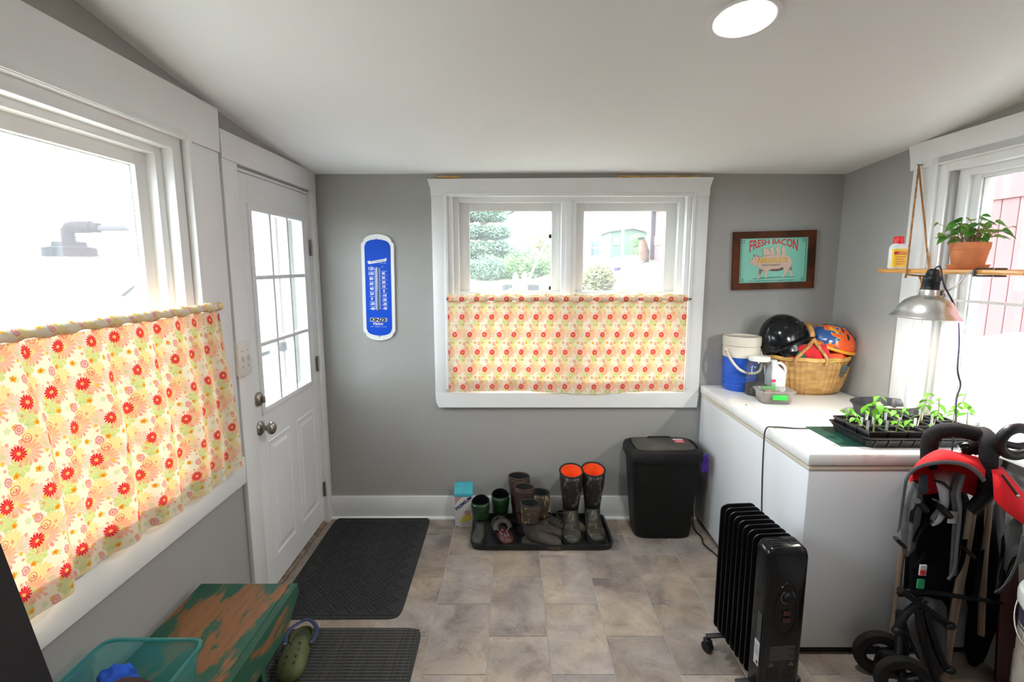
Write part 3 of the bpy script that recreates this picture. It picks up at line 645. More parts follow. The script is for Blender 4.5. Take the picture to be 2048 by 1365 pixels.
# gambrel shed far beyond window_1
M_cream = mat('cream_siding', (.075, .068, .055), .8, var=.05)
gs = thing('garden_shed', 'cream gambrel roof shed far beyond the big window', 'shed', (-21, 30, -2.6))
def gp(px, py): p = at(px, py, Y=30); return (p.x, 30, p.z)
c0 = gp(335, 541)[0]
ol = [gp(243, 700), gp(250, 590), gp(297, 553), gp(335, 541)]
ol += [(2*c0-p[0], 30, p[2]) for p in ol[-2::-1]]
MB().prism(ol, (0, 4, 0)).build('wall', M_cream, gs, world=True)
ro = [gp(244, 593), gp(296, 551), gp(335, 538)]; ro += [(2*c0-p[0], 30, p[2]) for p in ro[-2::-1]]; rd = [(p[0], p[1], p[2]-.10) for p in ro[::-1]]
mbr = MB()
for a, b in zip(ro, ro[1:]): mbr.prism([a, b, (b[0], 30, b[2]+.14), (a[0], 30, a[2]+.14)], (0, 4.3, 0))
mbr.xf(Matrix.Translation((0, -.15, 0))); mbr.build('roof', mat('pale_shingle', (.055, .052, .05), .8), gs, world=True)
a = gp(277, 598); b = gp(312, 621)
f = bx('window', (a[0]-.06, 29.93, b[2]-.06), (b[0]+.06, 30.0, a[2]+.06), mat('shed_white', (.8, .8, .78), .6), gs)
for k in range(2): bx('pane', (a[0], 29.92, lerp(b[2], a[2], k/2)+.03), (b[0], 29.935, lerp(b[2], a[2], (k+1)/2)-.03), mat('dim_house_glass', (.10, .13, .14), .2), f)

# white house beyond window_2
M_hw = mat('white_house_siding', (.80, .80, .79), .75, var=.02)
M_hs = mat('shade_blue_siding', (.055, .065, .09), .8, var=.06)  # bluish dark tone paints in the shade on the house's side
M_roofw = mat('pale_metal_roof', (.72, .73, .75), .5)
hs_ = thing('house', 'white house with shallow gable beyond the yard, seen through the window with two sashes', 'house', (3, 36, 1.3))
Q = lambda px, py, Y=36: at(px, py, Y=Y)
p0, p1 = Q(1013, 600), Q(1330, 600)
zb_ = .6; ze = Q(1100, 432).z
mb = MB().prism([(p0.x, 36, zb_), (p1.x+2, 36, zb_), (p1.x+2, 36, ze), ((p0.x+p1.x)/2, 36, ze+2.6), (p0.x, 36, ze)], (0, 8, 0)); mb.build('wall', M_hw, hs_, world=True)
mb = MB()
for sgn in (0, 1):
    a = (p0.x-.6 if sgn == 0 else p1.x+2.6, 35.4, ze-.18); b = ((p0.x+p1.x)/2, 35.4, ze+2.75)
    mb.prism([a, b, (b[0], 35.4, b[2]+.2), (a[0], 35.4, a[2]+.2)], (0, 9.2, 0))
mb.build('roof', M_roofw, hs_, world=True)
M_hg = mat('house_glass', (.05, .065, .075), .15)
def hwin(par, x0, y0, x1, y1, Y, n=2):
    a, b = Q(x0, y0, Y), Q(x1, y1, Y)
    f = bx('window', (a.x-.08, Y-.07, b.z-.08), (b.x+.08, Y, a.z+.08), M_hw, par)
    for i in range(2):
        for j in range(2):
            bx('pane', (lerp(a.x, b.x, i/2)+.03, Y-.08, lerp(b.z, a.z, j/2)+.03), (lerp(a.x, b.x, (i+1)/2)-.03, Y-.068, lerp(b.z, a.z, (j+1)/2)-.03), M_hg, f)
hwin(hs_, 1181, 479, 1199, 513, 36); hwin(hs_, 1033, 480, 1041, 492, 36)
wg = MB().box((Q(990, 500).x, 35.2, zb_), (p0.x+.02, 43, Q(1000, 472).z)); wg.build('side_wing', M_hs, hs_, world=True)
a, b = Q(995, 488, 35.2), Q(1002, 508, 35.2); bx('window', (a.x, 35.12, b.z), (b.x, 35.2, a.z), mat('dim_house_glass', (.10, .13, .14)), hs_)
sg = thing('green_shed', 'pale green shed with small white window near the barn', 'shed', (6, 27, 1.2))
a, b = Q(1222, 463, 27), Q(1292, 545, 27)
MB().prism([(a.x, 27, b.z-.3), (b.x, 27, b.z-.3), (b.x, 27, a.z-.1), (lerp(a.x, b.x, .6), 27, a.z+.12), (a.x, 27, a.z)], (0, 3, 0)).build('wall', mat('pale_green_siding', (.060, .090, .064), .8, var=.05), sg, world=True)
MB().prism([(a.x-.15, 26.8, a.z-.02), (lerp(a.x, b.x, .6), 26.8, a.z+.14), (b.x+.1, 26.8, a.z-.08), (b.x+.1, 26.8, a.z), (lerp(a.x, b.x, .6), 26.8, a.z+.24), (a.x-.15, 26.8, a.z+.07)], (0, 3.4, 0)).build('roof', M_roofw, sg, world=True)
a, b = Q(1229, 475, 27), Q(1238, 490, 27); f = bx('window', (a.x, 26.93, b.z), (b.x, 27, a.z), M_hw, sg)

# trees and shrubs: crown of many small leaves, trunk of its own
def leafcloud(name, par, cs, n, size, m, seed):
    rnd = random.Random(seed); v = []; f = []
    for _ in range(n):
        c, r, s = rnd.choices(cs, [q[1]**2 for q in cs])[0]
        d = Vector((rnd.gauss(0, 1), rnd.gauss(0, 1), rnd.gauss(0, 1))).normalized()*r*rnd.uniform(.72, 1.06)
        p = Vector(c)+Vector((d.x, d.y, d.z*s)); a = Vector((rnd.gauss(0, 1), rnd.gauss(0, 1), rnd.gauss(0, .7))).normalized()*size*rnd.uniform(.6, 1.3); b = a.orthogonal().normalized()*size*.45
        k = len(v); v += [p-a*.5, p+b*.5, p+a*.5, p-b*.5]; f.append((k, k+1, k+2, k+3))
    me = bpy.data.meshes.new(name); me.from_pydata([tuple(q) for q in v], [], f); me.materials.append(m)
    o = bpy.data.objects.new(name, me); COL.objects.link(o); o.parent = par; o['kind'] = 'stuff'; return o
M_ever = mat('evergreen_needles', (.06, .10, .075), .8, col2=(.10, .155, .09), vscale=3, transl=.2)
M_bush = mat('bush_leaves', (.08, .15, .05), .8, col2=(.14, .22, .075), vscale=3, transl=.25)
M_bush2 = mat('olive_leaves', (.16, .18, .07), .8, col2=(.24, .22, .11), vscale=3, transl=.25)
M_bark = mat('bark', (.16, .12, .09), .9, var=.3, vscale=12, stretch=(4, 4, .6))
p = Q(966, 560, 23)
tr = thing('evergreen_tree', 'tall blue-green evergreen beyond the lawn', 'tree', (p.x, 23, gz(p.x, 23)))
MB().tube([(0, 0, -.2), (.05, 0, 1.5), (0, .05, 4), (0, 0, 6.2)], [.22, .18, .10, .03], 10).build('trunk', M_bark, tr, smooth=60)
cs = []
for k in range(9):
    z = .6+k*.72; rr = 1.05*(1-k/10)+.15
    for j in range(6):
        a = j*1.047+k*.5; cs.append(((rr*.75*math.cos(a), rr*.6*math.sin(a), z-.15), rr*.55, .55))
leafcloud('foliage', tr, cs, 20000, .19, M_ever, 3)
for nm, lab, px, py, Y, r, h, mm, n in (('shrub', 'round blue-green shrub before the white house', 1038, 512, 24, .75, 1.5, M_ever, 2500), ('shrub', 'low wide green shrub behind the slide', 1035, 540, 22, 1.1, .95, M_bush, 3200), ('shrub', 'olive shrub behind the leaning white pole', 1085, 500, 22.5, .75, 2.0, M_bush2, 2600), ('shrub', 'small dark shrub at the foot of the evergreen', 968, 535, 21, .85, 1.0, M_ever, 2200), ('shrub', 'bright green shrub under the leaning white pole', 1083, 540, 21.5, .7, .9, M_bush, 2000), ('shrub', 'leafy shrub between green shed and barn', 1280, 455, 26, .5, 1.9, M_bush, 1200), ('shrub', 'low grey-green plants at the corner of the white house', 1190, 556, 12, .42, .40, M_bush2, 1400)):
    q = Q(px, py, Y); g = gz(q.x, Y); s = thing(nm, lab, 'shrub', (q.x, Y, g), group='shrubs in the yard')
    for k in range(3): pass
    MB().tube([(0, 0, -.1), (.03, .02, h*.4), (.0, .0, h*.8)], [.05, .04, .015], 8).build('stem', M_bark, s, smooth=60)
    top = max(h, q.z-g+.3)
    leafcloud('foliage', s, [((R.uniform(-.4, .4)*r, R.uniform(-.4, .4)*r, top*R.uniform(.25, .75)), r*R.uniform(.5, .75), .75) for _ in range(7)], n, .12, mm, int(px))

# play slide, planters, poles, pots in the yard
M_pw = mat('white_play_plastic', (.80, .78, .70), .5); M_pr = mat('faded_red_plastic', (.26, .06, .055), .5)
q = Q(1040, 560, 9.5); g = gz(q.x, 9.5)
sd = thing('play_slide', 'small play slide with two rounded white posts and red chute', 'slide', (q.x, 9.5, g))
zt1 = Q(1030, 545, 9.5).z-g
for px in (1031, 1049):
    x = Q(px, 560, 9.5).x-q.x; wd = .055
    rg = [[(x+wd*k*math.cos(t), .05*k*math.sin(t), z) for t in [2*math.pi*i/14 for i in range(14)]] for z, k in ((-.1, 1), (zt1-.16, 1), (zt1-.08, .95), (zt1-.03, .7), (zt1, .25))]
    MB().rings(rg).build('post', M_pw, sd, smooth=60)
MB().prism([(-.04, -.02, zt1-.20), (.12, -.02, zt1-.20), (.17, -.75, -.02), (-.02, -.75, -.02)], (0, .02, -.05)).build('chute', M_pr, sd)
for s in (-.05, .12): MB().tube([(s, -.02, zt1-.17), (s+.04, -.75, .03)], .02, 8).build('chute_rail', M_pr, sd, smooth=60)
M_pl = mat('grey_weathered_planks', (.035, .034, .034), .9, var=.3, vscale=10)
for lab, px0, px1 in (('weathered plank planter box, on the evergreen side of the slide', 1005, 1028), ('weathered plank planter box under the leaning white pole', 1053, 1078)):
    a, b = Q(px0, 568, 10), Q(px1, 582, 10); g = gz(a.x, 10)
    pb = thing('planter_box', lab, 'planter', ((a.x+b.x)/2, 10.2, g), group='plank planter boxes'); hw = (b.x-a.x)/2; hz = a.z-g
    for k in range(4):
        z0 = -.02+hz*k/4; z1 = -.02+hz*(k+1)/4-.01
        bd_ = MB().box((-hw, -.2, z0), (hw, -.17, z1)).box((-hw, .17, z0), (hw, .2, z1)).box((-hw, -.17, z0), (-hw+.03, .17, z1)).box((hw-.03, -.17, z0), (hw, .17, z1)); bd_.build('plank', M_pl, pb)
    bx('soil', (-hw+.03, -.17, 0), (hw-.03, .17, hz-.06), mat('potting_soil', (.055, .04, .03), .95, var=.5, vscale=60, bump=.5, bscale=80), pb, world=False)
sp_ = thing('swing_frame', 'leaning white pole of a swing frame by the shrubs', 'swing frame', (.6, 14, .6))
a, b = Q(1056, 562, 14), Q(1098, 470, 14)
MB().tube([(a.x, a.y, gz(a.x, 14)), a, b], .032, 8).build('leaning_leg', M_pw, sp_, smooth=60, world=True)
MB().tube([b, (b.x+.1, b.y+1.6, b.z), (b.x+.15, b.y+2.6, b.z)], .03, 8).build('top_bar', M_pw, sp_, smooth=60, world=True)
MB().tube([(b.x+.1, b.y+1.6, b.z), (b.x+.5, b.y+1.7, gz(b.x+.5, 15.7))], .03, 8).build('leaning_leg', M_pw, sp_, smooth=60, world=True)
pp = thing('white_post', 'tall slim white post standing in the yard before the green shed', 'post', (Q(1243, 560, 14).x, 14, gz(Q(1243, 560, 14).x, 14)))
MB().tube([(0, 0, -.2), (0, 0, 3.2)], .034, 10).build('pole', M_pw, pp, smooth=60); MB().tube([(0, 0, 2.22), (.14, 0, 2.25)], .014, 8).build('hook_arm', M_redd, pp, smooth=60)
pt = thing('flower_pot', 'purple flower pot standing on the slope by the white post', 'pot', (Q(1235, 545, 15).x, 15, Q(1235, 552, 15).z))
zz = .24; MB().lathe([(.0, -.15), (.07, -.1), (.12, max(.2, zz)), (.12, max(.2, zz)), (.0, max(.2, zz)-.04)], n=16).build('pot', mat('purple_glaze', (.035, .022, .07), .5), pt, smooth=40)
ph = thing('yard_ornament', 'tan weathered yard ornament with dark cap beside the red barn', 'ornament', (Q(1284, 514, 15).x, 15, Q(1284, 516, 15).z))
zt2 = Q(1284, 477, 15).z-Q(1284, 516, 15).z
MB().tube([(.06, 0, -.1), (.06, 0, zt2*.3), (.02, 0, zt2*.55), (.0, 0, zt2*.8), (-.02, 0, zt2*.95)], [.14, .15, .15, .10, .07], 12).build('body', mat('tan_wood', (.11, .06, .038), .8, var=.2), ph, smooth=60)
MB().sphere((-.06, -.02, zt2), .09, 2, (1.2, .8, .55), .2).build('cap', M_pl, ph, smooth=60)
# ------------------------------------------------------------------ chest freezer
M_frz = mat('freezer_enamel', (.70, .71, .73), .3, var=.02, vscale=3)
M_frzlid = mat('freezer_lid_enamel', (.78, .78, .765), .32, col2=(.74, .73, .70), vscale=6)
def dirty_lid():
    m = M_frzlid; N = m.node_tree.nodes; L = m.node_tree.links; b = N['Principled BSDF']
    tc = N.new('ShaderNodeTexCoord'); n = N.new('ShaderNodeTexNoise'); n.inputs['Scale'].default_value = 16; n.inputs['Detail'].default_value = 8; n.inputs['Roughness'].default_value = .7; L.new(tc.outputs['Object'], n.inputs['Vector'])
    n2 = N.new('ShaderNodeTexNoise'); n2.inputs['Scale'].default_value = 2.2; L.new(tc.outputs['Object'], n2.inputs['Vector'])
    mu = N.new('ShaderNodeMath'); mu.operation = 'MULTIPLY'; L.new(n.outputs['Fac'], mu.inputs[0]); L.new(n2.outputs['Fac'], mu.inputs[1])
    r = N.new('ShaderNodeMapRange'); r.inputs['From Min'].default_value = .36; r.inputs['From Max'].default_value = .46; L.new(mu.outputs[0], r.inputs['Value'])
    mx = N.new('ShaderNodeMix'); mx.data_type = 'RGBA'; mx.inputs[7].default_value = (.50, .38, .22, 1)
    m8 = N.new('ShaderNodeMath'); m8.operation = 'MULTIPLY'; m8.inputs[1].default_value = .6; L.new(r.outputs[0], m8.inputs[0]); L.new(m8.outputs[0], mx.inputs[0])
    src = b.inputs['Base Color'].links[0].from_socket; L.new(src, mx.inputs[6]); L.new(mx.outputs[2], b.inputs['Base Color'])
dirty_lid()
fz = thing('chest_freezer', 'white chest freezer carrying the seedlings and the basket', 'freezer', (1.56, 2.52, 0))
FX0, FX1, FY0, FY1, FT = 1.175, 1.935, 1.93, 3.10, .885
bx('body', (FX0, FY0, .035), (FX1, FY1, .815), M_frz, fz, .006)
bx('plinth', (FX0+.03, FY0+.02, 0), (FX1-.03, FY1-.02, .036), M_dark, fz)
bx('gasket', (FX0-.002, FY0-.002, .815), (FX1, FY1, .832), mat('cream_gasket', (.62, .56, .44), .6), fz, .003)
bx('lid', (FX0-.008, FY0-.006, .832), (FX1+.004, FY1+.004, FT), M_frzlid, fz, .012)
MB().rings([[(FX0+.055+.045*k*math.cos(t)-.0, 2.66+.11*k*math.sin(t), z) for t in [2*math.pi*i/24 for i in range(24)]] for k, z in ((1.1, FT-.002), (1.05, FT+.006), (.9, FT+.010), (.0001, FT+.011))]).build('lid_handle', mat('cream_plastic', (.74, .70, .62), .4), fz, smooth=50, world=True)
MB().lathe([(.005, 0), (.005, .002), (.0, .002)], (FX0+.05, 2.60, FT+.010), 10).build('lock', M_dark, fz, world=True)

# ------------------------------------------------------------------ blue cooler jug
c = (1.362, 3.00); M_blue = mat('cobalt_plastic', (.008, .085, .50), .45, var=.12, vscale=6); M_owhite = mat('grubby_white_plastic', (.62, .58, .50), .55, col2=(.45, .38, .29), vscale=7, vpos=(.42, .78), detail=7)
cj = thing('cooler_jug', 'blue water cooler jug with grubby white lid and bail handle', 'jug', (c[0], c[1], FT))
MB().lathe([(.0, 0), (.085, 0), (.094, .012), (.097, .10), (.099, .205)], n=36, cap1=False).build('body', M_blue, cj, smooth=50)
MB().lathe([(.099, .2), (.103, .203), (.103, .262), (.1, .266)], n=36, cap0=False).build('collar', M_owhite, cj, smooth=50)
MB().lathe([(.1, .266), (.106, .27), (.107, .312), (.103, .322), (.092, .322), (.088, .312), (.0, .310)], n=36, cap0=False).build('lid', M_owhite, cj, smooth=40)
MB().lathe([(.022, .31), (.022, .318), (.016, .321), (.0, .321)], (-.03, -.02, 0), 16).build('spout_cap', M_owhite, cj, smooth=40)
hp = spline([(-.100, -.035, .245), (-.095, -.075, .20), (-.06, -.115, .145), (0, -.128, .12), (.06, -.115, .135), (.098, -.06, .19), (.106, -.02, .235)], 6)
MB().tube(hp, .0075, 10).build('bail_handle', M_owhite, cj, smooth=60)
for p in ((-.100, -.03, .243), (.104, -.015, .243)): MB().sphere(p, .016, 2).build('pivot', M_owhite, cj, smooth=60)
for k in range(4): MB().lathe([(.0955+.0004*k, .03+.025*k), (.0985+.0004*k, .034+.025*k), (.0957+.0004*k, .038+.025*k)], n=36, cap0=False, cap1=False).build('rib', M_blue, cj, smooth=60)

# ------------------------------------------------------------------ glass jar, white jug
gj = thing('glass_jar', 'clear jar with white lid and dark soil in the bottom', 'jar', (1.405, 2.860, FT))
MB().lathe([(.0, .002), (.05, .002), (.060, .010), (.062, .03), (.062, .135), (.055, .158), (.048, .166), (.048, .176)], n=32, cap1=False).build('glass', pane_mat('jar_glass', (.86, .90, .89), veil=.16, veilcol=(.55, .58, .57), gloss=.16), gj, smooth=50)
MB().lathe([(.0, .004), (.05, .004), (.0595, .012), (.0597, .045), (.05, .052), (.0, .048)], n=28).build('soil', mat('potting_soil', (.055, .04, .03), .95, var=.5, vscale=60, bump=.5, bscale=80), gj, smooth=50)
MB().lathe([(.0, .185), (.046, .184), (.051, .180), (.051, .164), (.049, .162)], n=32, cap0=False, cap1=False).build('lid', mat('white_lid', (.72, .72, .68), .4), gj, smooth=40)
gj.scale = (1.12, 1.12, 1.22)
wj = thing('white_jug', 'white plastic handled jug with red print, behind the glass jar', 'jug', (1.498, 2.850, FT))
def sq(rx, ry, z, e=3.2, n=28, cx=0, cy=0):
    out = []
    for i in range(n):
        t = 2*math.pi*i/n; ct, st = math.cos(t), math.sin(t)
        out.append((cx+rx*math.copysign(abs(ct)**(2/e), ct), cy+ry*math.copysign(abs(st)**(2/e), st), z))
    return out
M_hdpe = mat('milky_plastic', (.74, .75, .77), .35, transl=.15)
MB().rings([sq(.048, .036, 0), sq(.052, .040, .006), sq(.052, .040, .115), sq(.048, .037, .128), sq(.040, .030, .15, cx=-.006), sq(.026, .022, .172, 2.4, cx=-.014), sq(.017, .017, .182, 2, cx=-.018), sq(.017, .017, .19, 2, cx=-.018)]).build('bottle', M_hdpe, wj, smooth=50)
MB().tube(spline([(-.002, 0, .183), (.022, 0, .185), (.046, 0, .165), (.053, 0, .135), (.050, 0, .115)], 5), .0085, 10).build('handle', M_hdpe, wj, smooth=60)
MB().lathe([(.019, .186), (.019, .203), (.016, .205), (.0, .205)], (-.018, 0, 0), 20).build('cap', M_hdpe, wj, smooth=40)
M_redprint = mat('red_print', (.62, .03, .10), .5)
for k in range(3): bx('print', (-.040+.0, -.0412, .04+.022*k), (-.018, -.0402, .056+.022*k), M_redprint if k != 1 else mat('green_print', (.25, .42, .22), .5), wj, world=False)

# ------------------------------------------------------------------ food box with green clips
pb = thing('clip_box', 'clear plastic food box with bright green clip, full of peat pellets', 'box', (1.418, 2.70, FT), rz=-.10)
M_clear = pane_mat('clear_plastic', (.93, .93, .92), veil=.30, veilcol=(.85, .83, .82), gloss=.08)
rgo = [sq(.070, .050, 0, 6), sq(.076, .056, .004, 6), sq(.086, .065, .062, 6), sq(.095, .073, .064, 6), sq(.095, .073, .070, 6), sq(.086, .065, .071, 6), sq(.074, .054, .006, 6)]
MB().rings(rgo).build('tub', M_clear, pb, smooth=35)
M_lime = mat('lime_green_clip', (.03, .62, .06), .35)
MB().box((-.034, -.079, .028), (.040, -.069, .056), .004).box((-.030, -.083, .040), (.036, -.077, .050), .003).build('clip', M_lime, pb, smooth=40)
MB().box((-.034, .070, .030), (.040, .080, .070), .004).build('clip', M_lime, pb, smooth=40)
M_peat = mat('peat', (.30, .20, .155), .95, var=.35, vscale=60, bump=.5, bscale=90)
k = 0
for i in range(4):
    for j in range(3):
        for z in (0, 1):
            if z == 1 and (i+j) % 3: continue
            MB().lathe([(.0, 0), (.017, 0), (.018, .004), (.018, .022), (.015, .027), (.0, .027)], (-.052+.035*i+R.uniform(-.003, .003), -.034+.034*j, .008+.027*z), 12).build('peat_pellet', M_peat, pb, smooth=50)

# ------------------------------------------------------------------ wicker basket and what is in it
bs = thing('wicker_basket', 'oval woven wicker basket with a forked wooden handle', 'basket', (1.715, 2.935, FT), rz=-.12)
M_wick = mat('wicker', (.43, .245, .075), .6, col2=(.27, .135, .038), vscale=14, rnd=0, stretch=(1, 1, 3), detail=6)
M_wickd = mat('wicker_rim', (.50, .28, .08), .5, var=.25, vscale=20)
def bk(z):  # half axes of basket at height z
    t = z/.207
    k = .74+.32*t**.55-.04*max(0, t-.7)/.3 if z > .008 else .70
    return .222*k, .138*k
# woven wall: strands going over and under upright stakes
NS = 92; NR = 30
rows = []
for r in range(NR+1):
    z = .207*r/NR; a, b = bk(z); row = []
    for i in range(NS*2):
        t = 2*math.pi*i/(NS*2); q = .5+.5*math.cos(math.pi*i/2)      # upright stakes, one every four columns
        s = 1 if ((i//4) % 2 == 0) == (r % 2 == 0) else -1
        d = 1+.040*q-.02+.004*s
        row.append((a*d*math.cos(t), b*d*math.sin(t), z))
    rows.append(row)
inner = [[(bk(.207-.2*k/6)[0]*.95*math.cos(2*math.pi*i/(NS*2)), bk(.207-.2*k/6)[1]*.935*math.sin(2*math.pi*i/(NS*2)), .207-.197*k/6) for i in range(NS*2)] for k in range(7)]
MB().rings(rows+inner).build('woven_body', M_wick, bs, smooth=60)
for k in range(2):
    z = .206+.008*k; a, b = bk(.207)
    MB().tube([(a*1.005*math.cos(t), b*1.005*math.sin(t), z+.002*math.sin(9*t)) for t in [2*math.pi*i/60 for i in range(61)]], .0085, 8).build('rim', M_wickd, bs, smooth=60)
M_hand = mat('handle_wood', (.40, .19, .055), .5, var=.3, vscale=16, stretch=(4, 4, 1))
a, b = bk(.207)
# forked handle: arch over the short axis, each foot split in two prongs
arch = spline([(-.008, -b*.55, .318), (-.012, -b*.40, .368), (-.012, 0, .394), (-.02, b*.5, .355), (-.02, b*.8, .295)], 6)
MB().tube(arch, [.013]*3+[.016]*(len(arch)-3), 10, flat=.8).build('handle_arch', M_hand, bs, smooth=60)
for sx in (-.105, .055): MB().tube(spline([(-.008, -b*.58, .326), (-.008+sx*.35, -b*.80, .282), (sx-.01, -b*1.04, .222), (sx-.012, -b*1.05, .185)], 5), [.013]*6+[.0105]*10, 10, flat=.75).build('handle_prong', M_hand, bs, smooth=60)
for sx in (-.08, .06): MB().tube(spline([(-.02, b*.8, .305), (sx*.6, b*.95, .26), (sx, b*1.03, .212), (sx, b*1.03, .185)], 5), .011, 10, flat=.75).build('handle_prong', M_hand, bs, smooth=60)

# black helmet
bh = thing('helmet', 'glossy black helmet resting on the basket rim', 'helmet', (1.628, 2.955, FT+.205), rz=.5)
HB = MB(); rg = []; n = 40
for i, (ph_) in enumerate([-.28, -.2, -.08, .08, .25, .42, .6, .78, .95, 1.1, 1.25, 1.38, 1.48, 1.54]):
    row = []
    for k in range(n):
        t = 2*math.pi*k/n; x, y = math.cos(t), math.sin(t)
        rx, ry, rz = .125, .110, .135
        r = math.cos(ph_) if ph_ > 0 else 1-.18*ph_*ph_
        q = 1+.014*math.exp(-((abs(y)-.42)/.12)**2)*(ph_ > .1)   # long ridges over the crown
        flare = 1.06 if i == 0 else 1.0
        row.append((rx*r*x*q*flare, ry*r*y*q*flare, .09+rz*math.sin(ph_)*q if ph_ > 0 else .09+.14*ph_*(1.0+.9*max(0, x)*0+.8*(abs(y) > .6))))
    rg.append(row)
HB.rings(rg, False, True).build('shell', M_blackgl, bh, smooth=50, solid=.004)
MB().rings([[(.118*math.cos(t)*k, .103*math.sin(t)*k, z) for t in [2*math.pi*i/32 for i in range(32)]] for k, z in ((1.0, .055), (.9, .13), (.6, .185), (.0001, .2))], False, False).build('lining', mat('black_foam', (.02, .02, .02), .9), bh, smooth=60)
MB().grid([[((.124+d)*math.cos(t), (.108+d*.9)*math.sin(t)-.0, .078-.018*(d/.05)-.01*math.cos(t*2)) for t in [-.9-1.57+1.8*i/16 for i in range(17)]] for d in (0, .015, .03, .042)]).build('brim', M_blackgl, bh, smooth=60, solid=.005)
for (t, z) in ((-1.9, .16), (-1.2, .165), (-.6, .15), (-1.5, .12), (-2.4, .15)):
    p = Vector((.124*math.cos(z*3)*math.cos(t)*.98, .110*math.cos(z*3)*math.sin(t)*.98, z)); MB().sphere(p, .011, 2, (1, 1, .6)).build('vent', M_dark, bh, smooth=60)
bh.rotation_euler = (math.radians(-14), math.radians(-16), .25); bh.scale = (1.1, 1.1, 1.12)

# flame bike helmet
def flame_mat():
    m = bpy.data.materials.new('flame_helmet_shell'); m.use_nodes = True; N = m.node_tree.nodes; L = m.node_tree.links; b = N['Principled BSDF']; b.inputs['Roughness'].default_value = .22; b.inputs['Coat Weight'].default_value = .5
    tc = N.new('ShaderNodeTexCoord'); mp = N.new('ShaderNodeMapping'); L.new(tc.outputs['Object'], mp.inputs[0]); mp.inputs['Scale'].default_value = (.9, 1.2, 2.2)
    n = N.new('ShaderNodeTexNoise'); n.inputs['Scale'].default_value = 11; n.inputs['Detail'].default_value = 1.5; n.inputs['Distortion'].default_value = 1.2; L.new(mp.outputs[0], n.inputs[0])
    sx = N.new('ShaderNodeSeparateXYZ'); L.new(tc.outputs['Object'], sx.inputs[0])
    ma = N.new('ShaderNodeMath'); ma.operation = 'MULTIPLY_ADD'; ma.inputs[1].default_value = 1.25; L.new(sx.outputs[0], ma.inputs[0]); L.new(n.outputs['Fac'], ma.inputs[2])
    r = N.new('ShaderNodeValToRGB'); r.color_ramp.interpolation = 'CONSTANT'; e = r.color_ramp.elements; e[0].position = 0; e[0].color = (.012, .07, .24, 1); e[1].position = .47; e[1].color = (.80, .10, .012, 1); x = e.new(.445); x.color = (.75, .42, .04, 1); L.new(ma.outputs[0], r.inputs[0])
    L.new(r.outputs[0], b.inputs['Base Color']); return m
fh = thing('bike_helmet', 'orange and blue flame bike helmet with yellow edge, on the basket', 'helmet', (1.838, 2.930, FT+.285))
M_fl = flame_mat(); n = 44; rg = []
for i, p_ in enumerate([-.05, .1, .25, .4, .55, .72, .9, 1.08, 1.25, 1.4, 1.52]):
    row = []
    for k in range(n):
        t = 2*math.pi*k/n; g = 1-.045*math.exp(-((math.sin(3*t+.6))/.35)**2)*(.2 < p_ < 1.2)
        row.append((.122*math.cos(p_)*math.cos(t)*g, .096*math.cos(p_)*math.sin(t)*g, .100*math.sin(p_)*g))
    rg.append(row)
MB().rings(rg, False, True).build('shell', M_fl, fh, smooth=50, solid=.004)
MB().tube([(.123*math.cos(t), .097*math.sin(t), -.008) for t in [2*math.pi*i/48 for i in range(49)]], .009, 8).build('edge_band', mat('amber_trim', (.80, .34, .03), .4), fh, smooth=60)
MB().rings([[(.112*math.cos(t)*k, .088*math.sin(t)*k, z) for t in [2*math.pi*i/32 for i in range(32)]] for k, z in ((1, -.012), (.97, .02), (.6, .07), (.0001, .08))], False, False).build('foam_liner', mat('navy_foam', (.012, .03, .09), .8), fh, smooth=60)
for (t, p_) in ((-.6, .95), (.2, 1.0), (-1.4, 1.15), (-.25, .62), (.55, .65), (-1.1, .75), (1.2, .9), (2.2, .9), (3.1, 1.0)):
    q = Vector((.122*math.cos(p_)*math.cos(t), .096*math.cos(p_)*math.sin(t), .100*math.sin(p_)))*.985
    mb = MB().sphere((0, 0, 0), .019, 2, (1, .42, .28)); mb.xf(Matrix.Translation(q) @ Vector((0, 0, 1)).rotation_difference(q.normalized()).to_matrix().to_4x4() @ Matrix.Rotation(t, 4, 'Z')); mb.build('vent', M_dark, fh, smooth=60)
MB().tube(spline([(.10, -.055, -.01), (.09, -.09, -.06), (.07, -.115, -.085)], 5), .006, 6, flat=.35).build('chin_strap', M_cord, fh, smooth=60)
MB().box((.052, -.122, -.105), (.082, -.108, -.062), .004).box((.058, -.126, -.125), (.076, -.112, -.105), .003).build('buckle', mat('grey_buckle', (.06, .07, .075), .4), fh, smooth=40)
fh.rotation_euler = (math.radians(8), math.radians(17), -.15); fh.scale = (1.1, 1.1, 1.1)
M_redc = mat('red_fleece', (.52, .006, .012), .95, var=.25, vscale=12, bump=.4, bscale=60, sheen=.3)
M_orc = mat('orange_fabric', (.82, .09, .012), .55, var=.25, vscale=10)
def lump(name, lab, cat, loc, r, sc, m, nz=.22, seed=1, rz=0, group=None, nsc=2.2, sub=4):
    t = thing(name, lab, cat, loc, rz, group); MB().sphere((0, 0, 0), r, sub, sc, nz, nsc, seed).build('cloth', m, t, smooth=180); return t
lump('red_fleece', 'bright red fleece stuffed in the basket between the helmets', 'clothing', (1.705, 2.885, FT+.222), .105, (1.1, .72, .85), M_redc, .28, 3)
lump('orange_vest', 'shiny orange cloth bulging from the basket under the flame helmet', 'clothing', (1.845, 2.875, FT+.215), .050, (1.1, .8, .75), M_orc, .3, 5)
lump('red_mitten', 'dark red cloth tucked low under the black helmet', 'clothing', (1.60, 2.865, FT+.203), .034, (1.1, .8, .8), M_redc, .25, 9)
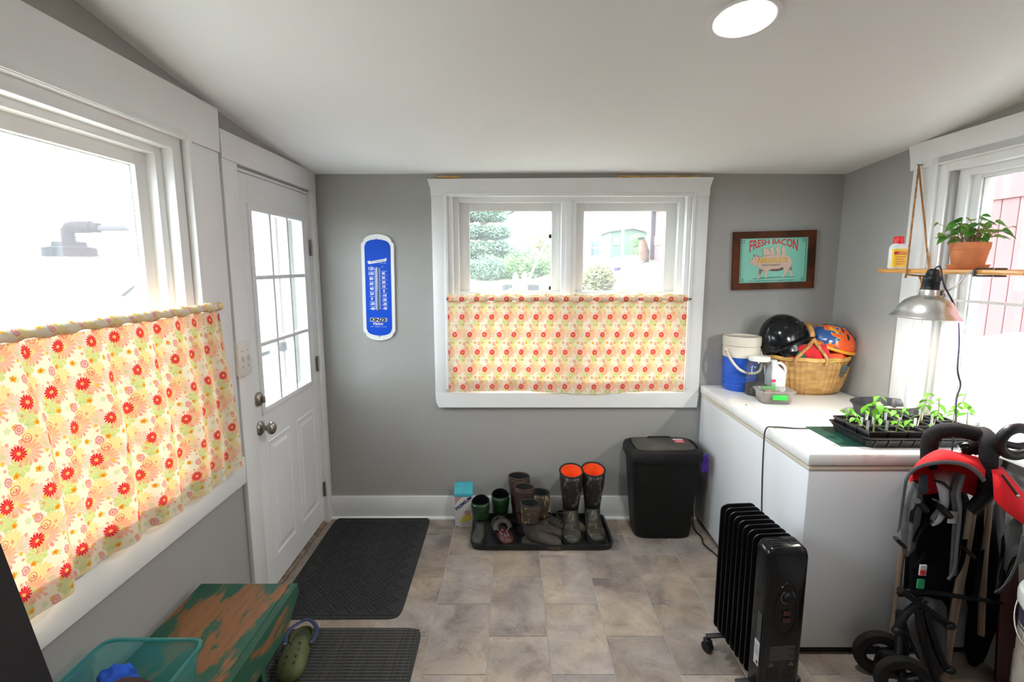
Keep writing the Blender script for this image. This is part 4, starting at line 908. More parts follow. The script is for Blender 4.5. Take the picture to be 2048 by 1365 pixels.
gb = thing('green_ball', 'dark green ball with a white spot in the basket', 'ball', (1.622, 2.842, FT+.232)); MB().sphere((0, 0, 0), .028, 3).build('ball', mat('green_enamel', (.005, .10, .055), .25), gb, smooth=60)
MB().lathe([(.0, .0292), (.006, .0286), (.010, .0268)], (0, 0, 0), 16, (-.15, -.75, .6), cap0=False, cap1=False).build('spot', mat('white_enamel', (.8, .8, .8), .3), gb, smooth=60)
lump('lime_cloth', 'lime green and white cloth showing at the basket rim', 'clothing', (1.770, 2.80, FT+.205), .022, (1.6, .6, .5), mat('lime_cloth', (.45, .50, .08), .8), .3, 4, sub=3)

# ------------------------------------------------------------------ picture on the back wall
MP = face_y(1.567, 3.12, 1.6495, math.radians(2.0)) if False else None
pc = thing('framed_sign', 'wood framed green sign reading FRESH BACON over a pig', 'picture', (1.567, 3.12, 1.6485))
S0 = face_y(1.567, 3.12, 1.6485, math.radians(1.6))
def pl(x, y, d=0.): return S0 @ Vector((x, y, d))
def flat(name, pts, m, d, par, holes=None, th=.0006):
    mb = MB(); mb.prism([pl(x, y, d) for x, y in pts], S0.to_3x3() @ Vector((0, 0, th))); return mb.build(name, m, par, world=True)
W_, H_, FW = .245, .172, .040
M_fr = mat('walnut_frame', (.115, .032, .010), .5, spec=.15, col2=(.042, .014, .006), vscale=7)
for nm, pts in (('rail', [(-W_, H_), (W_, H_), (W_-FW, H_-FW), (-W_+FW, H_-FW)]), ('rail', [(-W_, -H_), (W_, -H_), (W_-FW, -H_+FW), (-W_+FW, -H_+FW)]), ('stile', [(-W_, -H_), (-W_+FW, -H_+FW), (-W_+FW, H_-FW), (-W_, H_)]), ('stile', [(W_, -H_), (W_-FW, -H_+FW), (W_-FW, H_-FW), (W_, H_)])):
    flat(nm, pts, M_fr, .002, pc, th=.022)
M_teal = mat('mint_green_print', (.20, .56, .42), .35); PI_, PH = W_-FW, H_-FW
flat('print', [(-PI_, -PH), (PI_, -PH), (PI_, PH), (-PI_, PH)], M_teal, .008, pc)
M_ink = mat('dark_green_ink', (.02, .07, .06), .5); M_pig = mat('pig_pink_print', (.66, .47, .37), .5); M_pigs = mat('pig_dark_print', (.10, .075, .065), .5)
e = .0098
for x in (-PI_+.012, PI_-.012): flat('border_line', [(x-.001, -PH+.03), (x+.001, -PH+.03), (x+.001, PH-.004), (x-.001, PH-.004)], M_ink, .0088, pc)
for sx in (-1, 1):
    for sy in (-1, 1):
        cx, cy = sx*(PI_-.022), sy*(PH-.018); q = .009
        for (x0, y0, x1, y1) in ((-q, -q, q, -q+.002), (-q, q-.002, q, q), (-q, -q, -q+.002, q), (q-.002, -q, q, q)):
            flat('corner_mark', [(cx+x0, cy+y0), (cx+x1, cy+y0), (cx+x1, cy+y1), (cx+x0, cy+y1)], M_ink, .0088, pc)
# pig, in units of the zoomed crop (1000 wide) -> metres
def zc(x, y): return ((x-815)/1150*2*PI_, (700-y)/760*2*PH)
pig = [(420, 715), (440, 695), (475, 670), (485, 580), (520, 620), (545, 595), (585, 650), (640, 632), (760, 618), (900, 612), (1020, 615), (1080, 640), (1125, 690), (1140, 750), (1130, 830), (1140, 900), (1160, 950), (1165, 985), (1120, 990), (1130, 950), (1090, 880), (1050, 930), (1010, 995), (975, 995), (1000, 950), (1020, 900), (990, 870), (900, 890), (800, 885), (740, 870), (725, 920), (720, 1000), (690, 1005), (690, 930), (665, 860), (620, 910), (590, 1005), (545, 1005), (565, 970), (580, 900), (590, 840), (540, 790), (470, 765), (440, 745), (422, 740)]
flat('pig_outline', [zc(815+(x-800)*1.012-15, 790+(y-790)*1.02) for x, y in pig], M_pigs, .0088, pc)
flat('pig', [zc(x, y) for x, y in pig], M_pig, .0095, pc)
flat('pig_belly', [zc(*p) for p in ((745, 865), (800, 850), (900, 850), (990, 820), (992, 868), (900, 888), (800, 883))], M_pigs, .0102, pc)
for a in (((590, 840), (655, 860), (620, 905), (598, 960), (585, 900)), ((1085, 870), (1125, 800), (1132, 840), (1140, 890), (1115, 880))): flat('pig_leg_shade', [zc(*p) for p in a], mat('pig_mid_print', (.22, .15, .13), .5), .0102, pc)
flat('pig_ear', [zc(*p) for p in ((487, 585), (518, 622), (500, 640))], M_pigs, .0102, pc); flat('pig_ear', [zc(*p) for p in ((545, 598), (583, 648), (550, 640))], mat('pig_mid_print', (.22, .15, .13)), .0102, pc)
flat('pig_eye', [zc(*p) for p in ((505, 672), (522, 668), (525, 678), (508, 682))], M_pigs, .0102, pc)
flat('ground_print', [zc(*p) for p in ((470, 1005), (640, 985), (900, 982), (1190, 985), (1200, 998), (900, 1005), (640, 1015), (500, 1018))], mat('dark_teal_print', (.08, .27, .22), .5), .0086, pc)
for k, (x, y, hh) in enumerate(((700, 540, 95), (795, 520, 150), (895, 510, 160), (985, 520, 150))):
    sh = [(x-30, 615), (x-24, y+52), (x-36, y+26), (x-47, y-6), (x-42, y-26), (x-27, y-32), (x-24, y-58), (x-10, y-40), (x+4, y-60), (x+9, y-34), (x+25, y+8), (x+35, 560), (x+37, 615), (x+13, 615), (x+6, 588), (x-3, 615)] if k else [(650, 615), (640, 560), (632, 510), (655, 490), (700, 505), (745, 530), (765, 570), (765, 615)]
    flat('piglet_outline', [zc(lerp(x, a, 1.08), lerp(560, b, 1.05)) for a, b in sh], M_pigs, .0088, pc); flat('piglet', [zc(*p) for p in sh], M_pig, .0096, pc)
M_redi = mat('red_ink', (.62, .02, .025), .5); M_gold = mat('gold_ink', (.70, .40, .02), .5)
def arched(co, hw):
    t = co.x/hw; k = 1+1.5*abs(t)**2.2; top = .018; return (co.x, top+(co.y-top)*k-.002*t*t, co.z)
def sl(nm, txt, size, m, x, y, width, d, **kw): return lettering(nm, txt, size, m, pc, S0 @ Matrix.Translation((x, y, d)), width=width, **kw)
x, y = zc(815, 390); sl('title_lettering', 'FRESH BACON', .040, M_redi, x, y+.001, .288, .0092, bold=.0009, warp=arched)
x, y = zc(797, 703); sl('name_lettering', "ARNOLD'S", .042, M_gold, x, y, .185, .0108, bold=.0012)
x, y = zc(790, 782); sl('small_lettering', 'MEAT MARKET', .014, M_pigs, x, y, .115, .0106)
x, y = zc(800, 1050); sl('small_lettering', '"A COMPANION TO CARRY YOU"', .011, M_ink, x, y, .27, .0092)
bx('glazing', (0, 0, 0), (0, 0, 0), M_glass, None) if False else None

# ------------------------------------------------------------------ thermometer sign
TX, TZ = -.808, 1.482
th = thing('thermometer_sign', 'tall blue enamel wall thermometer with white border', 'thermometer', (TX, 3.12, TZ))
S1 = face_y(TX, 3.12, TZ, math.radians(-.8))
def outline(hw, hh, sh, cut):   # rounded ends with stepped shoulders
    top = []
    n = 14; yb = hh-sh
    top.append((hw, yb-.012)); top.append((hw, yb)); top.append((hw-cut*.4, yb+.010)); top.append((hw-cut, yb+.014))
    for i in range(n+1):
        a = math.pi*i/n; top.append(((hw-cut)*math.cos(a), yb+.016+(sh-.016)*math.sin(a)))
    top += [(-hw+cut, yb+.014), (-hw+cut*.4, yb+.010), (-hw, yb), (-hw, yb-.012)]
    return top+[(-x, -y) for x, y in top]
def flat1(name, pts, m, d, th_=.0006, par=th):
    return MB().prism([S1 @ Vector((x, y, d)) for x, y in pts], S1.to_3x3() @ Vector((0, 0, th_))).build(name, m, par, world=True)
o1, o2 = outline(.100, .323, .060, .014), outline(.078, .290, .045, .006)
rg = [[S1 @ Vector((x*k, y*kk, d)) for x, y in o1] for k, kk, d in ((1.0, 1.0, .0015), (1.0, 1.0, .006), (.97, .99, .0105))]
M_enw = mat('white_enamel_gloss', (.70, .71, .70), .22); MB().rings(rg).build('border', M_enw, th, world=True, smooth=40)
M_enb = mat('royal_blue_enamel', (.003, .068, .52), .4, spec=.2); flat1('panel', o2, M_enb, .0108)
M_pw_ = mat('white_print', (.74, .76, .78), .5); M_bki = mat('black_ink', (.01, .01, .012), .5)
ty = lambda py: (462+230*.5-py)/230*.646       # photo row to height on the sign
# crop scale: 4.875 px per photo px; helper from the zoomed crop
def tc_(x, y):
    yy = .323-(y-97)/(1235-97)*.646; cx = 338+(y-97)/1138*46
    return ((x-cx)/382*.2, yy)
def t1(nm, txt, size, m, x, y, width=None, d=.0116, **kw):
    a, b = tc_(x, y); return lettering(nm, txt, size, m, th, S1 @ Matrix.Translation((a, b, d)), width=width, **kw)
for i, s in enumerate(('120', '100', '80', '60', '40', '20', '0', '-20', '-40')):
    y = 462+(887-462)*i/8; t1('scale_number', s, .023, M_pw_, 275+i*2.5, y, bold=.0006)
    a, b = tc_(282+i*2, y+28)
    if i < 8: flat1('scale_line', [(a-.018, b-.0006), (a+.022, b-.0006), (a+.022, b+.0006), (a-.018, b+.0006)], M_pw_, .0112)
for i, s in enumerate(('40', '30', '20', '10', '0', '-10', '-20', '-30', '-40')):
    y = 510+(883-510)*i/8; t1('scale_number', s, .021, M_pw_, 415+i*3, y, bold=.0006)
    a, b = tc_(420+i*2.5, y-25); flat1('scale_line', [(a-.018, b-.0006), (a+.020, b-.0006), (a+.020, b+.0006), (a-.018, b+.0006)], M_pw_, .0112)
t1('scale_letter', 'F', .010, M_pw_, 277, 440); t1('scale_letter', 'C', .010, M_pw_, 405, 440)
(a0, b0), (a1, b1) = tc_(345, 455), tc_(361, 892)
flat1('scale_strip', [(a0-.017, b0), (a0+.017, b0), (a1+.017, b1), (a1-.017, b1)], mat('pale_blue_print', (.16, .30, .60), .4), .0113)
for i in range(41):
    a = lerp(a0, a1, i/40); b = lerp(b0, b1, i/40); w_ = .0165 if i % 5 == 0 else .012
    flat1('tick', [(a-w_, b-.0005), (a+w_, b-.0005), (a+w_, b+.0005), (a-w_, b+.0005)], M_pw_, .0119, .0003)
MB().tube([S1 @ Vector((a0, b0+.006, .016)), S1 @ Vector((a1, b1-.008, .016))], .0038, 10).build('glass_tube', mat('tube_glass', (.55, .45, .42), .15), th, smooth=60, world=True)
MB().tube([S1 @ Vector((lerp(a0, a1, .55), lerp(b0, b1, .55), .0195)), S1 @ Vector((a1, b1-.004, .0195))], .0016, 8).build('spirit_column', mat('dark_red_spirit', (.30, .03, .02), .3), th, smooth=60, world=True)
# ribbon with the anniversary words
rb = [tc_(*p) for p in ((228, 388), (262, 376), (262, 384), (430, 356), (436, 350), (452, 350), (446, 366), (452, 380), (434, 384), (262, 412), (236, 412), (244, 400))]
flat1('ribbon', rb, M_pw_, .0113)
a, b = tc_(345, 383); lettering('ribbon_lettering', '30TH ANNIVERSARY', .0085, M_bki, th, S1 @ Matrix.Translation((a, b, .0122)) @ Matrix.Rotation(.10, 4, 'Z'), width=.082)
t1('year_lettering', '1965-1995', .006, M_pw_, 410, 403, .036)
# maker's word: black block letters on a white outline, script word below
a, b = tc_(368, 1007); flat1('name_backing', [(a-.051, b-.011), (a+.051, b-.011), (a+.051, b+.013), (a-.051, b+.013)], M_pw_, .0113)
t1('name_lettering', 'KINZE', .027, M_bki, 368, 1007, .096, .0122, bold=.0016)
t1('script_lettering', 'Vision', .024, M_pw_, 366, 1048, .060, .0128, shear=.35, bold=.0004)
t1('small_lettering', 'PAST   PRESENT   FUTURE', .005, M_pw_, 370, 1080, .096)
for p in ((328, 150), (379, 1182)):
    a, b = tc_(*p); MB().lathe([(.0045, .0), (.004, .002), (.0, .0025)], S1 @ Vector((a, b, .0115)), 12, (0, -1, 0)).build('screw', M_nickel, th, world=True)
# ------------------------------------------------------------------ door mats
M_mat1 = mat('charcoal_carpet', (.026, .026, .027), .95, var=.45, vscale=160, bump=.5, bscale=400)
m1 = thing('door_mat', 'charcoal door mat with raised parquet pattern, in front of the door', 'mat', (-.825, 2.63, 0), rz=.006)
MB().rings([sq(.305, .482, 0, 16, 40), sq(.305, .482, .004, 16, 40), sq(.298, .475, .006, 16, 40)]).build('base', M_mat1, m1, smooth=40)
mb = MB()
for k in range(4):
    pass
for (x0, x1, y0, y1) in ((-.285, .285, -.462, -.455), (-.285, .285, .455, .462), (-.285, -.278, -.455, .455), (.278, .285, -.455, .455)): mb.box((x0, y0, .006), (x1, y1, .0085), .001)
mb.build('border_rib', M_mat1, m1)
mb = MB(); cs_ = .068
for i in range(-9, 10):          # parquet of short diagonal ribs, turned per block
    for j in range(-9, 10):
        cx, cy = (i-j)*cs_*.7071, (i+j)*cs_*.7071
        if abs(cx) > .262 or abs(cy) > .44: continue
        al = (i+j) % 2
        for k in range(4):
            o_ = (k-1.5)*cs_*.24; u = Vector((.7071, .7071, 0)); v = Vector((-.7071, .7071, 0))
            if al: u, v = v, u
            c = Vector((cx, cy, .0058))+v*o_; a = u*cs_*.44; b = v*.0042
            if max(abs((c+a).x), abs((c-a).x)) > .274 or max(abs((c+a).y), abs((c-a).y)) > .452: continue
            mb.prism([c-a-b, c+a-b, c+a+b, c-a+b], (0, 0, .0035))
mb.build('parquet_ribs', M_mat1, m1, kind='stuff')
m2 = thing('door_mat', 'grey ribbed door mat under the green clog', 'mat', (-.70, 1.72, 0))
M_mat2 = mat('grey_ribbed_carpet', (.045, .043, .040), .95, col2=(.10, .095, .088), vscale=140, bump=.4, bscale=300)
MB().rings([sq(.30, .37, 0, 14, 40), sq(.30, .37, .004, 14, 40), sq(.292, .362, .005, 14, 40)]).build('base', mat('dark_mat_backing', (.03, .03, .03), .9), m2, smooth=40)
rib = None
for k in range(42):
    y = -.352+k*.0172
    if rib is None:
        rib = MB().rings([[(x, .0055*math.cos(a), .004+.006*math.sin(a)) for a in (0, .7, 1.57, 2.44, 3.14)] for x in (-.287, .287)]).build('rib', M_mat2, m2, smooth=60); rib.location = (0, y, 0)
    else: inst('rib', rib.data, m2, (0, y, 0))

# ------------------------------------------------------------------ boot tray, boots, carton
tb = thing('boot_tray', 'shallow black plastic tray holding the boots', 'tray', (.172, 2.912, 0))
M_tray = mat('black_tray_plastic', (.012, .013, .014), .35, var=.3, vscale=14)
MB().rings([sq(.405, .185, 0, 12, 44), sq(.412, .190, .03, 12, 44), sq(.416, .194, .032, 12, 44), sq(.416, .194, .036, 12, 44), sq(.404, .184, .036, 12, 44), sq(.396, .178, .006, 12, 44)]).build('tray', M_tray, tb, smooth=35)
for k in range(6): MB().box((-.30+.12*k-.012, -.14, .0055), (-.30+.12*k+.012, .14, .0085), .003).build('floor_rib', M_tray, tb, smooth=40)
def ell(c, ex, ez, rl, rw, n=22, back=1.0):
    out = []
    for i in range(n):
        t = 2*math.pi*i/n; out.append(Vector(c)+Vector(ex)*rl*math.cos(t)+Vector((0, rw*math.sin(t), 0)))
    return out
def boot(name, lab, cat, loc, rz, h, L, ms, mshaft, mlin, mtop, group=None, wide=1., calf=.062, topcut=0., mfoot=None, sole=None, wrinkle=.0, toeup=0.):
    t = thing(name, lab, cat, loc, rz, group); k = L/.29
    rg = []; n = 22
    def add(x, z, a, rl, rw, j=0):
        ex = (math.cos(a), 0, math.sin(a)); r = ell((x*k, 0, z), ex, 0, rl*k, rw*k*wide, n)
        if j: r = [p+Vector((0, 0, 0)) for p in r]
        rg.append(r)
    zs = []
    m = 9
    ank = .155*k
    for i in range(m):
        q = i/(m-1); z = lerp(h, ank, q)
        rl = lerp(calf, .050, q**.9)/k+.004*math.sin(q*5)/k+wrinkle*math.sin(q*23)
        c = .052+.004*math.sin(q*4)
        add(c, z, 0, rl, rl*.86+.0*q)
    if topcut:
        for p in rg[0]: p.z -= topcut*(.5+.5*(p.x-.052*k)/(calf))
    ns = len(rg)
    add(.060, .100*k, .45, .060, .044); add(.078, .078*k, .85, .064, .044); add(.100, .062*k, 1.2, .060, .045); add(.135, .050*k, 1.5, .047, .046)
    add(.175, .044*k, 1.57, .040, .049); add(.215, .040*k, 1.57, .035, .048); add(.250, .036*k, 1.57, .028, .040); add(.272, .032*k, 1.57, .018, .026); add(.280, .030*k, 1.57, .006, .010)
    for r in rg[ns:]:
        for p in r: p.z = max(p.z, .014)
    MB().rings(rg[:ns], False, False).build('shaft', mshaft, t, smooth=180, solid=.004)
    MB().rings(rg[ns-1:], False, True).build('foot', mfoot or mshaft, t, smooth=180)
    # lining and top edge
    top = rg[0]; cc = sum(top, Vector())/n
    lin = [[cc+(p-cc)*.93+Vector((0, 0, -.001)) for p in top]]
    for q in (.3, .6, .9): lin.append([Vector((p.x, p.y, p.z-h*.30*q)) for p in [cc+(p-cc)*(.92-.1*q) for p in top]])
    MB().rings(lin, False, True).build('lining', mlin, t, smooth=180)
    MB().tube(top+[top[0]], .006*max(.7, k), 8).build('top_edge', mtop, t, smooth=180)
    def outl(s, z):
        o_ = []
        for x, wv in ((-.004, .010), (.004, .030), (.03, .040), (.07, .038), (.11, .038), (.17, .050), (.215, .050), (.25, .042), (.275, .026), (.286, .008)): o_.append((x*k, wv*k*wide*s, z))
        return o_+[(x, -y, z) for x, y, z in o_[::-1]]
    MB().rings([outl(1, 0), outl(1.03, .008), outl(1.03, .020)]).build('sole', ms, t, smooth=40)
    MB().box((-.002*k, -.034*k*wide, -.000), (.075*k, .034*k*wide, .010), .003).build('heel', ms, t, smooth=40)
    return t
def camo(name, cols, sc):
    if name in MATS: return MATS[name]
    m = bpy.data.materials.new(name); m.use_nodes = True; MATS[name] = m; N = m.node_tree.nodes; L = m.node_tree.links; b = N['Principled BSDF']; b.inputs['Roughness'].default_value = .55
    tc = N.new('ShaderNodeTexCoord'); mp = N.new('ShaderNodeMapping'); mp.inputs['Scale'].default_value = (1.3, 1.3, .55); mp.inputs['Rotation'].default_value = (.4, .5, .2); L.new(tc.outputs['Object'], mp.inputs[0])
    n = N.new('ShaderNodeTexNoise'); n.inputs['Scale'].default_value = sc; n.inputs['Detail'].default_value = 3; n.inputs['Distortion'].default_value = 1.4; L.new(mp.outputs[0], n.inputs[0])
    r = N.new('ShaderNodeValToRGB'); r.color_ramp.interpolation = 'CONSTANT'; e = r.color_ramp.elements
    for i, c in enumerate(cols):
        x = e[i] if i < 2 else e.new(0); x.position = 0 if i == 0 else .36+.30*(i-1)/(len(cols)-1); x.color = (*c, 1)
    L.new(n.outputs['Fac'], r.inputs[0]); L.new(r.outputs[0], b.inputs['Base Color']); return m
M_rub = mat('black_rubber_sole', (.012, .012, .012), .8, var=.3, vscale=30)
M_camo = camo('reed_camouflage', [(.05, .035, .022), (.17, .115, .062), (.085, .062, .036), (.27, .20, .115), (.07, .045, .028)], 30)
M_camod = camo('dark_camouflage', [(.014, .012, .011), (.055, .035, .03), (.022, .018, .016), (.11, .085, .07), (.02, .02, .014)], 30)
M_camom = camo('muddy_camouflage', [(.028, .026, .018), (.065, .056, .036), (.030, .034, .018), (.13, .105, .065), (.04, .033, .022)], 34)
M_orl = mat('blaze_orange_lining', (.90, .09, .008), .8, var=.12, vscale=10)
M_blk = mat('black_neoprene', (.010, .011, .012), .65)
M_mud = mat('muddy_brown_rubber', (.034, .027, .021), .8, col2=(.068, .054, .040), vscale=14, detail=6)
M_brn = mat('brown_leather', (.060, .026, .018), .6, col2=(.035, .018, .014), vscale=10, bump=.15, bscale=40)
M_grn = mat('dark_green_rubber', (.012, .050, .013), .3, col2=(.008, .033, .010), vscale=6)
M_drk = mat('dirty_green_black_rubber', (.022, .026, .020), .6, col2=(.045, .042, .03), vscale=18)
zb = .007
D90 = -math.pi/2
tl, tl2 = at(1145, 1080, Z=.02), at(1188, 1075, Z=.02)
boot('tall_boot', 'tall dark camouflage boot with orange lining, next to the shorter camouflage boots', 'boot', (.362, 3.00, zb), D90-.05, .398, .27, M_rub, M_camod, M_orl, M_blk, 'orange-lined boots', calf=.069, topcut=.035, mfoot=M_camom, wide=1.18)
boot('tall_boot', 'tall dark camouflage boot with orange lining, next to the trash can', 'boot', (.494, 3.02, zb), D90+.03, .398, .27, M_rub, M_camod, M_orl, M_blk, 'orange-lined boots', calf=.069, topcut=.035, mfoot=M_camom, wide=1.18)
boot('short_boot', 'short camouflage boot with muddy foot, in front of its pair', 'boot', (.065, 2.815, zb), -.32, .245, .24, M_mud, M_camo, M_blk, M_blk, 'short camouflage boots', calf=.057, mfoot=M_mud)
boot('short_boot', 'short camouflage boot half hidden behind its pair', 'boot', (.135, 2.925, zb), -.42, .262, .20, M_mud, M_camo, M_blk, M_blk, 'short camouflage boots', calf=.057, mfoot=M_mud)
boot('brown_boot', 'tall brown leather boot at the very back of the tray', 'boot', (.000, 3.035, zb), -.25, .315, .25, M_rub, M_brn, M_blk, M_brn, 'brown boots', calf=.064)
boot('brown_boot', 'brown leather boot with pull loop, between its pair and the camouflage boots', 'boot', (.030, 2.930, zb), -.28, .292, .25, M_rub, M_brn, M_blk, M_brn, 'brown boots', calf=.060)
gA = boot('rain_boot', 'small green rain boot nearest the PREMIUM carton', 'boot', (-.185, 2.935, zb), D90-.12, .225, .19, M_drk, M_grn, M_blackgl, M_blackgl, 'green rain boots', calf=.052, topcut=.04, mfoot=M_drk, wide=1.15)
gB = boot('rain_boot', 'small green rain boot nearest the brown boots', 'boot', (-.075, 3.02, zb), D90+.10, .225, .19, M_drk, M_grn, M_blackgl, M_blackgl, 'green rain boots', calf=.052, topcut=.04, mfoot=M_drk, wide=1.15)
for g in (gA, gB):
    bx('front_seam', (-.002+.068, -.006, .09), (.076, .006, .20), M_blackgl, g, .002, world=False)
def low_shoe(name, lab, loc, rz, L, m, msole, group=None):
    t = thing(name, lab, 'shoe', loc, rz, group); k = L/.27
    rg = []
    for x, zc_, hz, wy in ((.0, .05, .03, .022), (.02, .052, .044, .034), (.07, .050, .044, .036), (.12, .047, .040, .038), (.17, .042, .034, .044), (.22, .036, .026, .040), (.25, .030, .016, .028), (.262, .026, .004, .008)):
        rg.append([Vector((x*k, wy*k*math.cos(a), max(.016, (zc_+hz*math.sin(a))*k))) for a in [2*math.pi*i/18 for i in range(18)]])
    MB().rings(rg).build('upper', m, t, smooth=180)
    MB().lathe([(.0, 0), (.030*k, .002), (.034*k, .008), (.030*k, .012)], (.055*k, 0, .088*k), 18, sx=1.5, cap1=False).build('opening', M_blk, t, smooth=60)
    o_ = [(x*k, w_*k) for x, w_ in ((-.004, .012), (.01, .034), (.06, .036), (.12, .038), (.18, .046), (.23, .042), (.26, .022), (.27, .006))]
    MB().rings([[(x, y, z) for x, y in o_+[(a, -b) for a, b in o_[::-1]]] for z in (0, .018)]).build('sole', msole, t, smooth=40)
    for i in range(3): MB().tube([((.13+.025*i)*k, -.026*k, (.082-.006*i)*k), ((.13+.025*i)*k, 0, (.091-.008*i)*k), ((.13+.025*i)*k, .026*k, (.082-.006*i)*k)], .0025, 6).build('lace', M_cord, t)
    return t
low_shoe('brown_shoe', 'muddy brown shoe behind the shorter camouflage boots', (.165, 3.005, zb), -.5, .24, M_mud, M_rub, 'brown shoes in the tray')
low_shoe('brown_shoe', 'muddy brown shoe lying behind the tall orange-lined boots', (.285, 3.035, zb), -.7, .22, mat('olive_suede', (.07, .06, .04), .9, var=.3, vscale=12), M_rub, 'brown shoes in the tray')
# child's red clog with grey strap
kc = thing('clog', 'red dotted child clog with grey heel strap at the front of the tray', 'shoe', (-.080, 2.925, zb), D90+.35)
M_clog = mat('dark_red_clog', (.055, .006, .008), .5, var=.4, vscale=20)
rg = []
for x, zc_, hz, wy in ((.0, .018, .016, .030), (.03, .020, .018, .038), (.08, .030, .030, .043), (.12, .032, .031, .047), (.155, .026, .024, .042), (.175, .020, .014, .028), (.183, .018, .004, .010)):
    rg.append([Vector((x, wy*math.cos(a), max(.004, zc_+hz*math.sin(a)))) for a in [2*math.pi*i/18 for i in range(18)]])
MB().rings(rg).build('body', M_clog, kc, smooth=180)
MB().tube(spline([(.075, -.046, .05), (.02, -.046, .075), (-.02, 0, .09), (.02, .046, .075), (.075, .046, .05)], 6), .010, 8, flat=.5).build('heel_strap', mat('grey_strap', (.03, .028, .028), .6), kc, smooth=60)
MB().tube(spline([(.085, -.045, .06), (.06, -.036, .085), (.045, 0, .096), (.06, .036, .085), (.085, .045, .06)], 6), .016, 8, flat=.35).build('instep_strap', mat('pale_grey_strap', (.042, .036, .034), .6), kc, smooth=60)
for i in range(14):
    x = .085+.014*(i % 6); y = (-.03+.02*(i // 4))*(1-.2*(i % 2)); MB().sphere((x, y, .033+.030*math.sqrt(max(0, 1-(y/.05)**2))*(1-abs(x-.10)*5)), .0032, 1).build('stud', mat('silver_stud', (.6, .5, .5), .3), kc)
# carton
ca = thing('carton', 'small white PREMIUM carton with turquoise top by the boot tray', 'carton', (-.302, 3.03, 0), rz=.03)
ch_ = at(928, 990, Y=2.99).z; cw = .055
M_cw = mat('white_carton', (.60, .58, .56), .6, var=.04, vscale=12); M_ct = mat('turquoise_cardboard', (.04, .33, .41), .65, var=.12, vscale=25)
MB().box((-cw, -.04, 0), (cw, .04, ch_-.006), .002).build('body', M_cw, ca, smooth=40)
MB().prism([(-cw-.002, -.043, ch_-.012), (-cw-.002, .043, ch_-.012), (-cw-.002, .043, ch_+.048), (-cw-.002, .02, ch_+.052), (-cw-.002, -.040, ch_+.004)], (2*cw+.004, 0, 0)).build('lid', M_ct, ca)
CF = Matrix.Translation((-.302, 3.03, 0)) @ Matrix.Rotation(.03, 4, 'Z') @ Matrix.Translation((0, -.0402, 0)) @ Matrix.Rotation(math.pi/2, 4, 'X')
def cflat(nm, pts, m, d=.0004): MB().prism([CF @ Vector((x, y, d)) for x, y in pts], CF.to_3x3() @ Vector((0, 0, .0003))).build(nm, m, ca, world=True)
lettering('name_lettering', 'PREMIUM', .028, mat('navy_ink', (.012, .02, .12), .5), ca, CF @ Matrix.Translation((.0, ch_-.058, .001)) @ Matrix.Rotation(math.radians(40), 4, 'Z'), width=.122, bold=.0008)
cflat('corner_print', [(-.053, ch_-.016), (-.010, ch_-.016), (-.053, ch_-.066)], mat('pink_print', (.52, .28, .30), .6))
cflat('round_print', [(.026+.021*math.cos(t), .098+.018*math.sin(t)) for t in [i*.45 for i in range(14)]], mat('pink_print', (.52, .28, .30), .6), .0006)
cflat('cracker_print', [(-.032, .040), (.0, .034), (.034, .044), (.05, .05), (.052, .078), (.03, .086), (.0, .076), (-.012, .060)], mat('yellow_print', (.60, .44, .08), .6), .0005)
cflat('small_print', [(.012, .022), (.046, .022), (.046, .027), (.012, .027)], mat('grey_print', (.35, .38, .42), .6))
cflat('rust_spot', [(-.040+.006*math.cos(t), .006+.005*math.sin(t)) for t in [i*.7 for i in range(9)]], mat('rust', (.25, .05, .015), .9), .0006)

# ------------------------------------------------------------------ trash can
tcn = thing('trash_can', 'tall black swing-lid trash can beside the freezer', 'trash can', (.905, 2.955, 0))
M_can = mat('black_can_plastic', (.010, .010, .010), .55, spec=.25, var=.15, vscale=25, bump=.12, bscale=260)
def rr(hx, hy, z, e=5, cx=0., cy=0.): return sq(hx, hy, z, e, 40, cx, cy)
MB().rings([rr(.158, .095, 0), rr(.168, .105, .012), rr(.206, .140, .50), rr(.210, .143, .505)], True, False).build('body', M_can, tcn, smooth=40)
MB().rings([rr(.218, .150, .490), rr(.222, .153, .495), rr(.222, .153, .525), rr(.214, .147, .545), rr(.19, .125, .556), rr(.188, .122, .550), rr(.182, .118, .549), rr(.178, .114, .556)], False, False).build('lid_rim', M_can, tcn, smooth=40)
MB().rings([rr(.178, .114, .550), rr(.175, .111, .560), rr(.14, .085, .566), rr(.0001, .0001, .568)], False, False).build('lid_flap', mat('dusty_black_plastic', (.040, .037, .032), .55, col2=(.07, .062, .05), vscale=9, detail=7), tcn, smooth=40)
MB().tube([(-.07, .075, .570), (-.06, .083, .572), (.06, .083, .572), (.07, .075, .570)], .004, 8).build('lid_grip', M_can, tcn, smooth=60)
bx('sticker', (.075, -.030+.02, .5655), (.135, .055, .5672), mat('red_sticker', (.62, .03, .04), .5), tcn, world=False)
bx('sticker_band', (.075, .038, .5672), (.135, .055, .5676), mat('white_sticker', (.65, .65, .65), .5), tcn, world=False)
for k in range(2): bx('sticker_line', (.084, .002-.012*0+.014*k, .5672), (.126, .008+.014*k, .5676), mat('white_sticker', (.65, .65, .65)), tcn, world=False)
pb_ = thing('purple_strap', 'purple strap hanging over the edge of the trash can by the freezer', 'strap', (1.10, 2.87, .43))
MB().grid([[(1.120+.018*s*(1-.2*math.sin(k*2)), 2.838-.008*abs(s)+.004*math.sin(3*k), .535-.016*k) for s in (-1, -.5, 0, .5, 1)] for k in range(8)]).build('strap', mat('purple_webbing', (.06, .012, .26), .6, var=.25, vscale=20), pb_, smooth=180, world=True, solid=.006)

